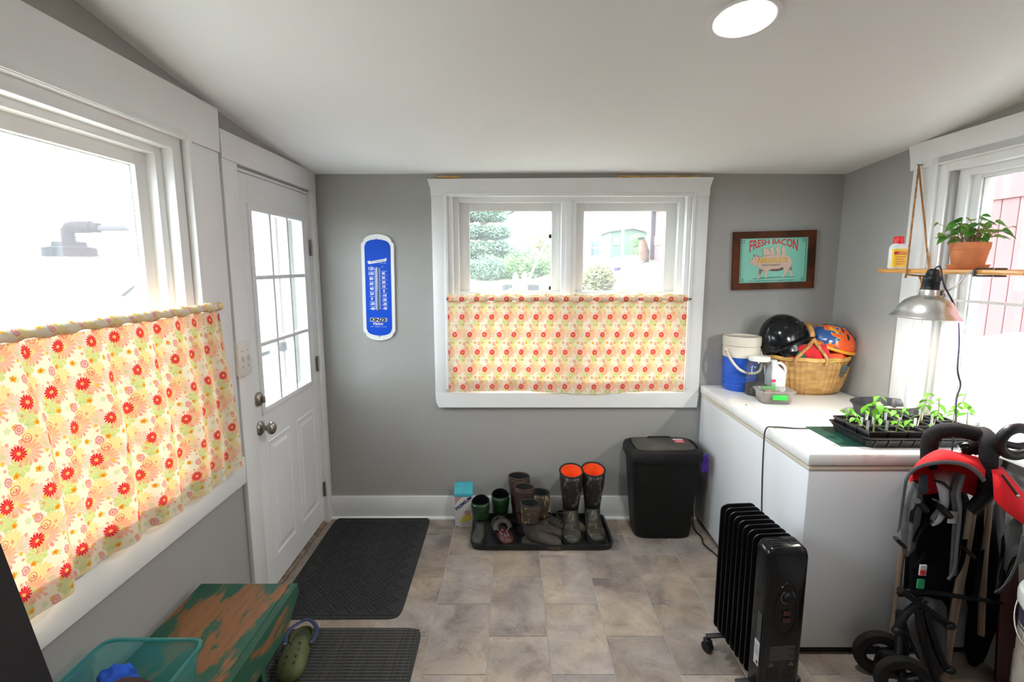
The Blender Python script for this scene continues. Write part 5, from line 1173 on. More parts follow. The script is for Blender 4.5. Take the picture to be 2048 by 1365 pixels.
# ------------------------------------------------------------------ bench with worn green paint
def worn():
    m = bpy.data.materials.new('worn_green_paint'); m.use_nodes = True; N = m.node_tree.nodes; L = m.node_tree.links; b = N['Principled BSDF']
    tc = N.new('ShaderNodeTexCoord'); mp = N.new('ShaderNodeMapping'); mp.inputs['Scale'].default_value = (1.0, .42, 1.0); L.new(tc.outputs['Object'], mp.inputs[0])
    n = N.new('ShaderNodeTexNoise'); n.inputs['Scale'].default_value = 9; n.inputs['Detail'].default_value = 7; n.inputs['Roughness'].default_value = .58; n.inputs['Distortion'].default_value = .5; L.new(mp.outputs[0], n.inputs[0])
    g = N.new('ShaderNodeTexNoise'); g.inputs['Scale'].default_value = 30; g.inputs['Detail'].default_value = 5
    mp2 = N.new('ShaderNodeMapping'); mp2.inputs['Scale'].default_value = (3, .3, 3); L.new(tc.outputs['Object'], mp2.inputs[0]); L.new(mp2.outputs[0], g.inputs[0])
    ad = N.new('ShaderNodeMath'); ad.operation = 'MULTIPLY_ADD'; ad.inputs[1].default_value = .18; L.new(g.outputs['Fac'], ad.inputs[0]); L.new(n.outputs['Fac'], ad.inputs[2])
    r = N.new('ShaderNodeMapRange'); r.inputs['From Min'].default_value = .565; r.inputs['From Max'].default_value = .61; L.new(ad.outputs[0], r.inputs['Value'])
    wd = N.new('ShaderNodeValToRGB'); wd.color_ramp.elements[0].color = (.12, .045, .014, 1); wd.color_ramp.elements[1].color = (.27, .115, .040, 1); L.new(g.outputs['Fac'], wd.inputs[0])
    gr = N.new('ShaderNodeValToRGB'); gr.color_ramp.elements[0].color = (.006, .050, .028, 1); gr.color_ramp.elements[1].color = (.012, .105, .058, 1); L.new(n.outputs['Fac'], gr.inputs[0])
    mx = N.new('ShaderNodeMix'); mx.data_type = 'RGBA'; L.new(r.outputs[0], mx.inputs[0]); L.new(gr.outputs[0], mx.inputs[6]); L.new(wd.outputs[0], mx.inputs[7]); L.new(mx.outputs[2], b.inputs['Base Color'])
    b.inputs['Roughness'].default_value = .55
    bp = N.new('ShaderNodeBump'); bp.inputs['Strength'].default_value = .25; bp.inputs['Distance'].default_value = .003; L.new(ad.outputs[0], bp.inputs['Height']); L.new(bp.outputs[0], b.inputs['Normal'])
    return m
M_worn = worn(); M_bgr = mat('dark_green_paint', (.010, .075, .042), .55, col2=(.16, .07, .02), vscale=7, vpos=(.55, .72), detail=7)
bn = thing('bench', 'low wooden bench with worn green paint under the big window', 'bench', (-.98, 1.2, 0))
BZ = .455; BX0, BX1, BY0, BY1 = -1.150, -.790, .62, 1.742
bx('seat_plank', (BX0, BY0, BZ-.024), (BX1-.030, BY1, BZ), M_worn, bn, .004)
MB().prism([(BX1-.028, BY1, BZ), (BX1-.028, BY1+.004, BZ-.035), (BX1-.028, BY1-.11, BZ-.115), (BX1-.028, BY0+.10, BZ-.115), (BX1-.028, BY0, BZ-.03), (BX1-.028, BY0, BZ)], (.026, 0, 0)).build('front_apron', M_worn, bn, world=True)
MB().prism([(BX0, BY1, BZ-.026), (BX0, BY1-.11, BZ-.115), (BX0, BY0+.1, BZ-.115), (BX0, BY0, BZ-.026)], (.022, 0, 0)).build('back_apron', M_bgr, bn, world=True)
for y in (1.50, .80): MB().prism([(BX0+.024, y, BZ-.025), (BX1-.030, y, BZ-.025), (BX1-.032, y, 0), (BX1-.10, y, 0), (-.97, y, .10), (BX0+.09, y, 0), (BX0+.026, y, 0)], (0, .026, 0)).build('leg_panel', M_bgr, bn, world=True)
# green clog under the bench
gc = thing('clog', 'olive green foam clog beside the bench on the ribbed mat', 'shoe', (-.895, 2.02, .012), rz=D90+.12)
M_ol = mat('olive_foam', (.075, .085, .022), .6, var=.2, vscale=15)
rg = []
for x, zc_, hz, wy in ((.0, .022, .018, .030), (.03, .024, .022, .042), (.09, .034, .032, .046), (.14, .048, .046, .050), (.19, .046, .043, .056), (.235, .036, .032, .052), (.262, .028, .020, .036), (.272, .024, .005, .012)):
    rg.append([Vector((x, wy*math.cos(a), max(.002, zc_+hz*math.sin(a)))) for a in [2*math.pi*i/20 for i in range(20)]])
MB().rings(rg).build('body', M_ol, gc, smooth=180)
MB().lathe([(.040, .0), (.044, .01), (.046, .022), (.042, .024), (.036, .004)], (.068, 0, .040), 22, sx=1.35, cap0=False, cap1=False).build('heel_cup', M_ol, gc, smooth=60)
MB().lathe([(.0, .0), (.036, .004)], (.068, 0, .050), 22, sx=1.35).build('footbed', mat('dark_olive_foam', (.03, .04, .015), .8), gc, smooth=60)
MB().tube(spline([(.12, -.052, .062), (.05, -.058, .075), (-.02, 0, .07), (.05, .058, .075), (.12, .052, .062)], 6), .009, 8, flat=.45).build('strap', mat('dark_blue_strap', (.02, .03, .09), .6), gc, smooth=60)
for s in (-1, 1): MB().lathe([(.0, .0), (.010, .0), (.010, .005), (.0, .006)], (.12, s*.050, .062), 12, (0, s, .2)).build('rivet', M_nickel, gc, smooth=40)
for i in range(8):
    x = .15+.028*(i % 4); y = (-.018 if i < 4 else .018); MB().lathe([(.0055, 0), (.0055, .0015), (.0, .0016)], (x, y, .046+.046*(1-(x-.15)*4.2)*.98), 10).build('vent_hole', M_dark, gc)
# teal bin on the bench, with things in it
tn = thing('storage_bin', 'translucent teal plastic bin standing on the bench', 'bin', (-1.0, 1.15, BZ))
M_teal_p = pane_mat('teal_plastic', (.72, .94, .94), veil=.20, veilcol=(.24, .70, .70), gloss=.08)
RZ = .125
def tb_(k, z, g=0.): return sq(.140*k-g, .150*k-g, z, 10, 44)
MB().rings([tb_(.86, .001), tb_(.88, .006), tb_(.97, RZ-.01), tb_(1.0, RZ-.008), tb_(1.02, RZ-.004), tb_(1.02, RZ), tb_(.985, RZ+.001), tb_(.96, RZ-.008), tb_(.87, .010), tb_(.85, .004)]).build('tub', M_teal_p, tn, smooth=35)
MB().rings([tb_(1.022, RZ-.006), tb_(1.022, RZ+.002), tb_(.975, RZ+.002), tb_(.975, RZ-.006)], False, False).build('rim', pane_mat('teal_rim', (.45, .85, .85), veil=.6, veilcol=(.22, .66, .66), gloss=.08), tn, smooth=35)
lump('knit_hat', 'dark brown knitted hat lying in the teal bin', 'clothing', (-.985, 1.13, BZ+.05), .085, (1.1, 1.1, .75), mat('brown_knit', (.050, .020, .016), .95, var=.4, vscale=120, bump=.6, bscale=220), .12, 2)
lump('blue_cloth', 'bright blue cloth behind the brown hat in the teal bin', 'clothing', (-1.06, 1.225, BZ+.055), .045, (1.1, .9, .9), mat('blue_fleece', (.01, .07, .42), .9, var=.3, vscale=20), .3, 7)
# dark board
a_, b_ = at(0, 1085, X=-1.05), at(78, 1290, X=-1.05); dv = (b_-a_).normalized(); lo_ = a_-dv*.25; hi_ = b_+dv*((b_.z-BZ-.003)/-dv.z if dv.z else .2)
db_ = thing('dark_board', 'black board leaning upright beside the floral curtain', 'board', (-1.12, .9, BZ))
MB().prism([(-1.05, lo_.y, lo_.z), (-1.05, hi_.y, BZ+.002), (-1.05, hi_.y-.35, BZ+.002), (-1.05, lo_.y-.35, lo_.z)], (-.022, 0, 0)).build('board', mat('black_stained_wood', (.014, .012, .014), .6, var=.2, vscale=8), db_, world=True)

# ------------------------------------------------------------------ oil heater
HX, HY, HR = .925, 1.96, math.radians(5)
oh = thing('oil_heater', 'black oil-filled radiator heater on casters, before the freezer', 'heater', (HX+.03, 1.85, 0), rz=HR)
M_h = mat('black_heater_enamel', (.004, .004, .005), .34, spec=.25)
def fin(y):
    hx, z0, z1, r = .076, .075, .640, .028
    pts = []
    for cx, cz, a0 in ((hx-r, z1-r, 0), (-hx+r, z1-r, 90), (-hx+r, z0+r, 180), (hx-r, z0+r, 270)):
        for k in range(5): a = math.radians(a0+22.5*k); pts.append((cx+r*math.cos(a), cz+r*math.sin(a)))
    ins = lambda d: [(x*(1-d/.08), (z-.36)*(1-d/.28)+.36) for x, z in pts]
    rg = [[(x, y+dy, z) for x, z in ins(d)] for d, dy in ((.004, -.004), (0, -.0025), (0, .0025), (.004, .004))]
    return MB().rings(rg)
f0 = None
ys = [.155-.0345*k for k in range(8)]
for k, y in enumerate(ys):
    if f0 is None:
        f0 = fin(0).build('fin', M_h, oh, smooth=40); f0.location = (0, y, 0)
    else: inst('fin', f0.data, oh, (0, y, 0))
for y in ys:                       # pressed channels of each fin
    mb = MB()
    for x in (-.042, 0, .042): mb.tube([(x, y, .115), (x, y, .60)], .0085, 8)
    mb.build('oil_channel', M_h, oh, smooth=60)
for z in (.12, .60): MB().tube([(0, .158, z), (0, -.12, z)], .018, 14).build('manifold', M_h, oh, smooth=60)
y0, y1 = -.118, -.190
fp = [sq(.078, .0001, .03, 8, 36)]
def pan(y, g, zt): 
    pts = []
    for cx, cz, a0, r in ((.076-.03, zt-.03, 0, .03), (-.076+.03, zt-.03, 90, .03), (-.076+.004, .03+.004, 180, .004), (.076-.004, .03+.004, 270, .004)):
        for k in range(6): a = math.radians(a0+18*k); pts.append(((cx+r*math.cos(a))*(1-g/.076), y, cz+r*math.sin(a)-g*(cz > .3)))
    return pts
MB().rings([pan(y0, 0, .645), pan(y1+.016, .0, .640), pan(y1+.004, .004, .634), pan(y1, .012, .628)]).build('control_panel', M_blackgl, oh, smooth=50)
for i in range(4):
    for sx in (-1, 1): MB().box((sx*.034-.020, y0-.022-.010*i, .6445-.0008*i), (sx*.034+.020, y0-.019-.010*i, .6475-.0008*i), .0008).build('top_vent', M_dark, oh)
for zz in (.49, .43):
    for i in range(3): MB().box((-.0775, y0-.020-.010*i, zz), (-.0755, y0-.016-.010*i, zz+.040), .0005).build('side_vent', M_dark, oh)
for i in range(5):
    for sx in (-1, 1): MB().box((sx*.030-.022, y1-.001, .13+.009*i), (sx*.030+.022, y1+.0005, .134+.009*i), .0005).build('front_vent', M_dark, oh)
mb = MB().rings([[(.042*math.cos(t)*k+.004, y1-d, (.40+.085*math.sin(t)*(1.1 if math.sin(t) < 0 else 1.25)*k)) for t in [2*math.pi*i/32 for i in range(32)]] for k, d in ((1.06, -.001), (1.04, .0025), (.98, .0025), (.95, .0006))], False, False); mb.build('control_bezel', M_blackgl, oh, smooth=50)
MB().lathe([(.024, 0), (.024, .002), (.020, .004), (.018, .016), (.014, .018), (.0, .018)], (.006, y1, .455), 28, (0, -1, 0)).build('thermostat_knob', M_blackpl, oh, smooth=40)
MB().rings([[(.006+.0265*k*math.cos(t), y1-d, .455+.0265*k*math.sin(t)) for t in [math.radians(120+300*i/26) for i in range(27)]] for k, d in ((1, .0004), (1, .0016), (.93, .0016))], False, False, closed=False).build('dial_mark', mat('grey_dial_print', (.30, .30, .30), .5), oh, smooth=40)
for z in (.395, .368): MB().box((-.008, y1-.006, z-.009), (.020, y1, z+.009), .002).build('rocker_switch', mat('dark_red_switch', (.05, .01, .01), .4), oh, smooth=40)
M_lab = mat('label_grey_print', (.030, .036, .040), .5); M_labl = mat('label_lines', (.10, .11, .115), .5)
bx('warning_label', (-.046, y1-.0007, .205), (.050, y1, .265), M_lab, oh, world=False)
for i in range(7): bx('label_line', (-.044, y1-.0010, .210+.008*i), (.048-.012*(i % 3), y1-.0007, .2125+.008*i), M_labl, oh, world=False)
for sx in (-.036, .040): MB().prism([(sx-.012, y1-.0008, .183), (sx+.012, y1-.0008, .183), (sx, y1-.0008, .201)], (0, .0008, 0)).build('warning_triangle', M_labl, oh)
bx('side_label', (-.0783, y0-.062, .275), (-.0765, y0-.036, .385), M_lab, oh, world=False)
bx('rating_sticker', (-.0783, y0-.060, .175), (-.0765, y0-.030, .270), mat('pale_sticker', (.50, .50, .52), .5), oh, world=False)
for i in range(5): bx('sticker_line', (-.0786, y0-.056, .215+.009*i), (-.0783, y0-.036, .218+.009*i), M_labl, oh, world=False)
bx('sticker_code', (-.0786, y0-.056, .182), (-.0783, y0-.046, .194), M_dark, oh, world=False)
MB().prism([(-.058, y1-.004, .03), (.058, y1-.004, .03), (.046, y1-.004, .105), (-.030, y1-.004, .105)], (0, .02, 0)).build('cord_cover', M_blackpl, oh)
for y in (.115, -.125):
    MB().box((-.125, y-.012, .066), (.125, y+.012, .074), .002).build('caster_bar', mat('grey_steel_bar', (.035, .032, .032), .45, .5), oh, smooth=40)
    for sx in (-1, 1):
        cst = MB().lathe([(.0, -.013), (.022, -.013), (.0235, -.010), (.0235, .010), (.022, .013), (.0, .013)], (sx*.118, y, .0235), 22, (1, .4, 0)).build('caster_wheel', M_blackpl, oh, smooth=40)
        MB().tube([(sx*.118, y, .066), (sx*.118, y, .03)], .006, 8).box((sx*.118-.015, y-.017, .040), (sx*.118+.015, y+.017, .058), .006).build('caster_fork', M_blackpl, oh, smooth=40)

# cords
def cord(name, lab, pts, r=.0035, m=M_cord, n=8):
    t = heat_mat if name == 'heat_mat' else thing(name, lab, 'cord', pts[0]); MB().tube(spline(pts, n), r, 8).build('cord', m, t, smooth=60, world=True); return t
heat_mat = thing('heat_mat', 'dark green seedling heat mat under the tray, its cord hanging over the freezer edge', 'mat', (1.65, 2.12, FT))
cord('heat_mat', 'black cord running from the green mat over the freezer edge behind the heater',
     [(1.352, 2.235, FT+.004), (1.29, 2.235, FT+.003), (1.20, 2.245, FT+.006), (1.150, 2.235, FT+.0), (1.128, 2.20, .80), (1.105, 2.14, .62), (1.09, 2.08, .40), (1.10, 2.06, .15), (1.12, 2.10, .01)])
cord('extension_cord', 'black cord lying along the foot of the freezer by the trash can', [(1.145, 3.07, .20), (1.135, 3.02, .08), (1.125, 2.95, .010), (1.135, 2.86, .006), (1.120, 2.78, .006), (1.15, 2.66, .006), (1.155, 2.5, .006), (1.15, 2.3, .006), (1.12, 2.12, .006)], .0045)
# ------------------------------------------------------------------ seedlings on the freezer
hm = heat_mat
MB().box((1.345, 2.005, FT), (1.92, 2.265, FT+.003), .001).build('mat', mat('dark_green_mat', (.010, .060, .042), .45, var=.2, vscale=10), hm, world=True)
M_seed = mat('black_seed_tray', (.012, .012, .013), .32, var=.25, vscale=20)
M_soil = mat('potting_soil', (.055, .04, .03))
st_ = thing('seed_tray', 'long black seed tray full of square pots on the freezer', 'tray', (1.675, 2.105, FT+.003))
TXH, TYH = .252, .132
MB().rings([sq(TXH-.02, TYH-.02, 0, 14, 44), sq(TXH-.016, TYH-.016, .003, 14, 44), sq(TXH-.006, TYH-.006, .036, 14, 44), sq(TXH, TYH, .038, 14, 44), sq(TXH+.003, TYH+.003, .043, 14, 44), sq(TXH-.008, TYH-.008, .043, 14, 44), sq(TXH-.022, TYH-.022, .004, 14, 44)]).build('tray', M_seed, st_, smooth=35)
for k in range(9):
    x = -.21+.0525*k
    MB().tube([(x, -TYH+.013, .004), (x+.004, -TYH+.004, .036)], .0022, 6).build('side_rib', mat('tray_rib', (.06, .055, .05), .4), st_, smooth=60)
for g in (.030, .0365): MB().rings([sq(TXH-.007+.2*(g-.03), TYH-.007+.2*(g-.03), g, 14, 44), sq(TXH-.004+.2*(g-.03), TYH-.004+.2*(g-.03), g+.0012, 14, 44), sq(TXH-.007+.2*(g-.03), TYH-.007+.2*(g-.03), g+.0024, 14, 44)], False, False).build('lip', M_seed, st_, smooth=40)
M_leafg = mat('seedling_leaf', (.10, .36, .020), .5, col2=(.17, .46, .03), vscale=30, transl=.45)
M_stem = mat('seedling_stem', (.30, .42, .12), .6, transl=.2); M_stemw = mat('pale_stem', (.50, .46, .28), .6)
M_tagw = mat('white_plant_tag', (.72, .74, .76), .5)
def leaf_mesh(L_, W, fold=.25, droop=.35, n=5, lobes=0):
    rows = []
    for i in range(n+1):
        t = i/n; w = W*math.sin(math.pi*min(1, t*.94+.05))**.8*(1-.25*t)
        if lobes: w *= .72+.42*abs(math.sin(lobes*math.pi*t))
        z = -droop*L_*t*t; rows.append([(L_*t, -w, z+fold*w), (L_*t, 0, z), (L_*t, w, z+fold*w)])
    mb = MB().grid(rows); o = mb.build('leaf', M_leafg, None, smooth=180); me = o.data; bpy.data.objects.remove(o); return me
LF = [leaf_mesh(.045, .012), leaf_mesh(.038, .013, .15, .55), leaf_mesh(.055, .016, .2, .5, 8, 4), leaf_mesh(.030, .009)]
def seedling(root, x, y, h, lean, nleaf, kinds, rnd, thick=.0016, pale=False, scale=1.):
    pts = [Vector((x, y, .048)), Vector((x+lean[0]*.25, y+lean[1]*.25, .05+h*.4)), Vector((x+lean[0]*.7, y+lean[1]*.7, .05+h*.75)), Vector((x+lean[0], y+lean[1], .05+h))]
    sp_ = spline(pts, 5)
    s = MB().tube(sp_, [thick*(1.15-.5*i/(len(sp_)-1)) for i in range(len(sp_))], 7).build('seedling', M_stemw if pale else M_stem, root, smooth=60)
    for k in range(nleaf):
        q = 1-.55*(k//2)/max(1, nleaf//2); p = sp_[min(len(sp_)-1, int(q*(len(sp_)-1)))]
        a = rnd.uniform(0, .8)+math.pi*(k % 2)+1.1*(k//2)
        me = LF[rnd.choice(kinds)]; inst('leaf', me, s, p, (rnd.uniform(-.3, .3), rnd.uniform(-.25, .35), a), (scale*rnd.uniform(.55, .85),)*3)
    return s
rnd = random.Random(21)
px_ = TXH*2/5.3; pxs = [-.198+.0795*i for i in range(6)]; pys = [-.083, -.003, .077]
pot_src = None; row_words = ['nearest row', 'middle row', 'row by the window']; col_words = ['first', 'second', 'third', 'fourth', 'fifth', 'sixth']
spec = {}
PWID = .037
for j, yy in enumerate(pys):
    for i, xx in enumerate(pxs):
        r = thing('seedling_pot', f'black square seedling pot, {col_words[i]} from the basket end in the {["front", "middle", "back"][j]} row', 'pot', (1.675+xx, 2.105+yy, FT+.009), group='square pots in the seed tray')
        if pot_src is None:
            q = PWID
            def sqr(s, z): return [(-s, -s, z), (s, -s, z), (s, s, z), (-s, s, z)]
            pot_src = MB().rings([sqr(q-.008, 0), sqr(q-.001, .052), sqr(q+.0012, .052), sqr(q+.0012, .060), sqr(q-.003, .060), sqr(q-.009, .006)]).build('shell', M_seed, r).data
            soil_src = MB().rings([[(a*(1+.02*((k*7) % 3-1)), b, .047+.004*math.sin(5*k)) for k, (a, b, c_) in enumerate(sqr(s, 0) if s < .01 else [(s, -s, 0), (s, s, 0), (-s, s, 0), (-s, -s, 0)])] for s in (q-.0035, q-.02, .001)], False, True).build('soil', M_soil, r).data
        else:
            inst('shell', pot_src, r); inst('soil', soil_src, r)
        kk = (i, j)
        if kk == (0, 0):
            seedling(r, .012, .010, .145, (.004, .0), 8, [2], rnd, .0028, False, 1.25)
            seedling(r, -.022, -.01, .055, (-.05, .02), 4, [0, 3], rnd)
        elif kk == (0, 1): seedling(r, 0, 0, .075, (-.05, -.01), 6, [2, 3], rnd, .0018, False, .9); seedling(r, .01, .01, .06, (-.02, .03), 4, [3], rnd)
        elif kk == (0, 2): seedling(r, 0, 0, .05, (-.03, -.01), 4, [3, 0], rnd)
        elif i >= 3 and j >= 1:
            if (i+j) % 2 == 0 or i == 5: seedling(r, rnd.uniform(-.01, .01), rnd.uniform(-.01, .01), rnd.uniform(.09, .14), (rnd.uniform(-.01, .03), 0), 5, [0, 1, 2], rnd, .0026, True, 1.15)
            else: seedling(r, .0, .0, rnd.uniform(.05, .08), (.012, .0), 4, [0, 1], rnd, .0018, True)
        elif kk in ((1, 0), (2, 0), (1, 1), (2, 1), (1, 2), (2, 2), (4, 0), (5, 0)):
            seedling(r, rnd.uniform(-.012, .012), rnd.uniform(-.008, .008), rnd.uniform(.045, .075) if i < 4 else .11, (rnd.uniform(-.006, .012), 0), 4 if i < 4 else 6, [0, 1], rnd, .0017, False, 1.1)
        elif kk == (3, 0): seedling(r, 0, 0, .035, (0, 0), 4, [3], rnd, .0014)
        if kk in ((0, 0), (0, 1), (1, 1), (1, 0), (2, 1), (2, 2), (3, 0), (3, 1), (4, 1), (5, 0), (1, 2)):
            hh = rnd.uniform(.022, .034); MB().box((-.006, -.0006, .04), (.006, .0006, .060+hh), .0004).build('plant_tag', M_tagw, r).location = (rnd.uniform(-.02, .02), rnd.uniform(-.012, .018), 0)
# round ribbed tray behind
rt = thing('round_tray', 'round black ribbed plastic tray with scraps, behind the seed tray', 'tray', (1.815, 2.42, FT))
n = 72; rg = []
for r_, z, am in ((.090, 0, 0), (.096, .004, .0), (.104, .05, .002), (.112, .066, .0), (.116, .070, 0), (.116, .073, 0), (.110, .072, 0), (.100, .048, .002), (.090, .006, .0), (.0, .006, 0)):
    rg.append([((r_+am*(1 if (k//3) % 2 else -1))*1.35*math.cos(2*math.pi*k/n), (r_+am*(1 if (k//3) % 2 else -1))*.95*math.sin(2*math.pi*k/n), z) for k in range(n)])
MB().rings(rg, True, False).build('tray', M_seed, rt, smooth=40)
for k in range(5): MB().box((-.06+.03*k, -.03+.015*(k % 3), .008), (-.02+.03*k, -.022+.015*(k % 3)+.012, .050), .001).build('torn_label', mat('tan_paper', (.42, .28, .20), .8) if k % 2 else M_tagw, rt)

# ------------------------------------------------------------------ hanging shelf with ropes
M_shelf = mat('varnished_pine', (.55, .25, .055), .4, var=.28, vscale=10, stretch=(6, .7, 6), coat=.2)
sh = thing('hanging_shelf', 'narrow pine shelf hung on ropes across the window', 'shelf', (1.85, 1.8, 1.605))
SZ = 1.603; SX0, SX1, SY1 = 1.752, 1.932, 2.475
bx('plank', (SX0, .95, SZ-.019), (SX1, SY1, SZ), M_shelf, sh, .003)
bx('knot', (SX0-.0006, 1.72, SZ-.018), (SX0+.002, 1.768, SZ-.001), mat('dark_knot', (.14, .05, .02), .5), sh)
M_rope = mat('jute_rope', (.42, .20, .065), .95, var=.3, vscale=60, bump=.5, bscale=200)
def rope(pts, r=.0042, par=sh, turns=26):
    sp_ = spline(pts, 14); L_ = sum((a-b).length for a, b in zip(sp_, sp_[1:])); npt = int(L_/.006)+2; out = [[], [], []]
    d = 0; seg = 0; acc = [0]
    for a, b in zip(sp_, sp_[1:]): acc.append(acc[-1]+(a-b).length)
    for i in range(npt):
        s = L_*i/(npt-1)
        while seg < len(acc)-2 and acc[seg+1] < s: seg += 1
        q = (s-acc[seg])/max(1e-6, acc[seg+1]-acc[seg]); p = sp_[seg].lerp(sp_[seg+1], q); t = (sp_[seg+1]-sp_[seg]).normalized()
        u = t.cross(Vector((1, .3, .2))).normalized(); v = t.cross(u)
        for k in range(3): a = s/.022*2*math.pi+k*2.094; out[k].append(p+(u*math.cos(a)+v*math.sin(a))*r*.55)
    mb = MB()
    for k in range(3): mb.tube(out[k], r*.62, 5)
    return mb.build('rope', M_rope, par, smooth=60, world=True)
nx, ny, nz_ = 1.915, 2.505, 2.085
ye = 2.27
rope([(nx, ny, nz_), (SX0-.003, ye+.02, SZ+.004), (SX0-.004, ye+.015, SZ-.022), (1.80, ye+.01, SZ-.03), (1.86, ye-.01, SZ-.032), (SX1, ye+.12, SZ-.024), (SX1+.003, ye+.13, SZ+.004), (nx, ny, nz_-.006)])
rope([(1.80, ye+.01, SZ-.030), (1.79, ye-.02, SZ-.065), (1.775, ye-.03, SZ-.13)])
MB().tube([(1.938, ny, nz_+.002), (1.905, ny-.001, nz_+.003)], .0025, 8).build('nail', M_nickel, sh, smooth=60, world=True)
ny2 = 1.02
rope([(nx, ny2, nz_), (SX0-.003, 1.10, SZ+.004), (SX0-.004, 1.10, SZ-.022), (1.84, 1.10, SZ-.03), (SX1, 1.10, SZ-.024), (SX1+.003, 1.10, SZ+.004), (nx, ny2, nz_-.006)])

# yellow and red bottle
yb = thing('fertilizer_bottle', 'white bottle with red cap and yellow label on the shelf', 'bottle', (1.815, 2.445, SZ))
MB().rings([sq(.030, .022, 0, 3.5), sq(.033, .025, .005, 3.5), sq(.033, .025, .095, 3.5), sq(.030, .022, .108, 3), sq(.020, .018, .118, 2.2), sq(.018, .017, .122, 2)]).build('bottle', mat('white_bottle', (.72, .72, .70), .35), yb, smooth=50)
MB().lathe([(.0205, .116), (.0215, .118), (.020, .146), (.017, .150), (.0, .150)], n=24).build('cap', mat('red_cap', (.72, .02, .02), .35), yb, smooth=40)
M_yel = mat('yellow_label', (.80, .50, .012), .45)
def lab(z0, z1, m, nm, g=.0006, t0=math.pi*1.05, t1=math.pi*1.95):
    def p_(t, z): 
        ct, st_2 = math.cos(t), math.sin(t); return ((.033+g)*math.copysign(abs(ct)**(2/3.5), ct), (.025+g)*math.copysign(abs(st_2)**(2/3.5), st_2), z)
    MB().grid([[p_(t0+(t1-t0)*i/20, z) for i in range(21)] for z in (z0, z1)]).build(nm, m, yb, smooth=60)
lab(.008, .092, M_yel, 'label'); lab(.066, .080, mat('red_label', (.55, .015, .03), .45), 'label_band', .0010, math.pi*1.2, math.pi*1.95)
YF = Matrix.Translation((1.815, 2.445, SZ)) @ Matrix.Translation((0, -.0268, 0)) @ Matrix.Rotation(math.pi/2, 4, 'X')
lettering('label_lettering', '-ROTE', .013, M_yel, yb, YF @ Matrix.Translation((.004, .073, 0)), width=.036, bold=.0004)
for k in range(4): lettering('small_lettering', ('FOR GARDEN', 'PLANTS', 'AND LAWN', 'NET WT')[k], .005, mat('red_label', (.55, .015, .03)), yb, YF @ Matrix.Translation((.002, .056-.011*k, 0))) if False else bx('label_line', (-.020, -.0264, .054-.011*k), (.018-.006*(k % 2), -.0258, .057-.011*k), mat('red_label', (.55, .015, .03)), yb, world=False)

# ivy-like plant in terracotta
tp = thing('potted_plant', 'leafy green plant in a terracotta pot on the shelf', 'plant', (1.835, 2.085, SZ))
M_terra = mat('terracotta', (.52, .165, .055), .75, var=.14, vscale=18, bump=.1, bscale=120)
PX, PY = 1.835, 2.085
MB().lathe([(.0, 0), (.062, 0), (.067, .003), (.076, .020), (.073, .020), (.064, .006), (.0, .006)], n=36).build('saucer', M_terra, tp, smooth=40)
MB().lathe([(.0, .007), (.052, .007), (.055, .010), (.067, .082), (.069, .083), (.071, .108), (.070, .112), (.064, .112), (.060, .086), (.0, .086)], n=36).build('pot', M_terra, tp, smooth=40)
MB().lathe([(.0, .098), (.03, .099), (.0635, .096)], n=24, cap0=False, cap1=False).build('soil', M_soil, tp, smooth=60)
M_ivy = mat('ivy_leaf', (.055, .22, .030), .4, col2=(.12, .34, .045), vscale=25, transl=.35); M_ivyl = mat('ivy_leaf_pale', (.30, .40, .10), .45, col2=(.20, .34, .06), vscale=25, transl=.45); M_ist = mat('reddish_stem', (.40, .20, .13), .6)
def heart(L_, W, cup):
    rows = []
    for t, w in ((-.14, .55), (0., .95), (.2, 1.0), (.45, .82), (.7, .5), (.9, .18), (1., .02)):
        rows.append([(L_*t, -W*w, cup*W*w), (L_*(t+.05), -W*w*.5, cup*.25*W), (L_*(t+(.12 if t < .1 else .05)), 0, 0), (L_*(t+.05), W*w*.5, cup*.25*W), (L_*t, W*w, cup*W*w)])
    return rows
hm_ = []
for L_, W, mm in ((.040, .021, M_ivy), (.046, .025, M_ivy), (.034, .017, M_ivyl), (.042, .022, M_ivyl)):
    o = MB().grid(heart(L_, W, .35)).build('leaf', mm, None, smooth=180); hm_.append(o.data); bpy.data.objects.remove(o)
rnd = random.Random(8)
for k in range(58):
    a = rnd.uniform(0, 2*math.pi); el = rnd.uniform(.0, 1.25); rr_ = rnd.uniform(.05, .115) if k < 50 else rnd.uniform(.13, .155)
    tip = Vector((math.cos(a)*rr_*math.cos(el)*1.05, math.sin(a)*rr_*math.cos(el)*.95, .118+.085*math.sin(el)*rr_/.1+rnd.uniform(-.006, .012)))
    if k >= 50: tip.z = .15+rnd.uniform(-.02, .055)
    base = Vector((math.cos(a)*.025, math.sin(a)*.025, .098))
    mid = base.lerp(tip, .55)+Vector((0, 0, .015))
    stm = MB().tube(spline([base, mid, tip], 4), .0013, 5).build('stem', M_ist, tp, smooth=60)
    l_ = inst('leaf', rnd.choice(hm_[:2]*3+hm_[2:]) if k < 50 else hm_[2], stm, tip, (rnd.uniform(-.5, .5), rnd.uniform(.05, .75), a+rnd.uniform(-.5, .5)), (rnd.uniform(.85, 1.2) if k < 50 else .6,)*3)

tp.scale = (.92, .92, .95)
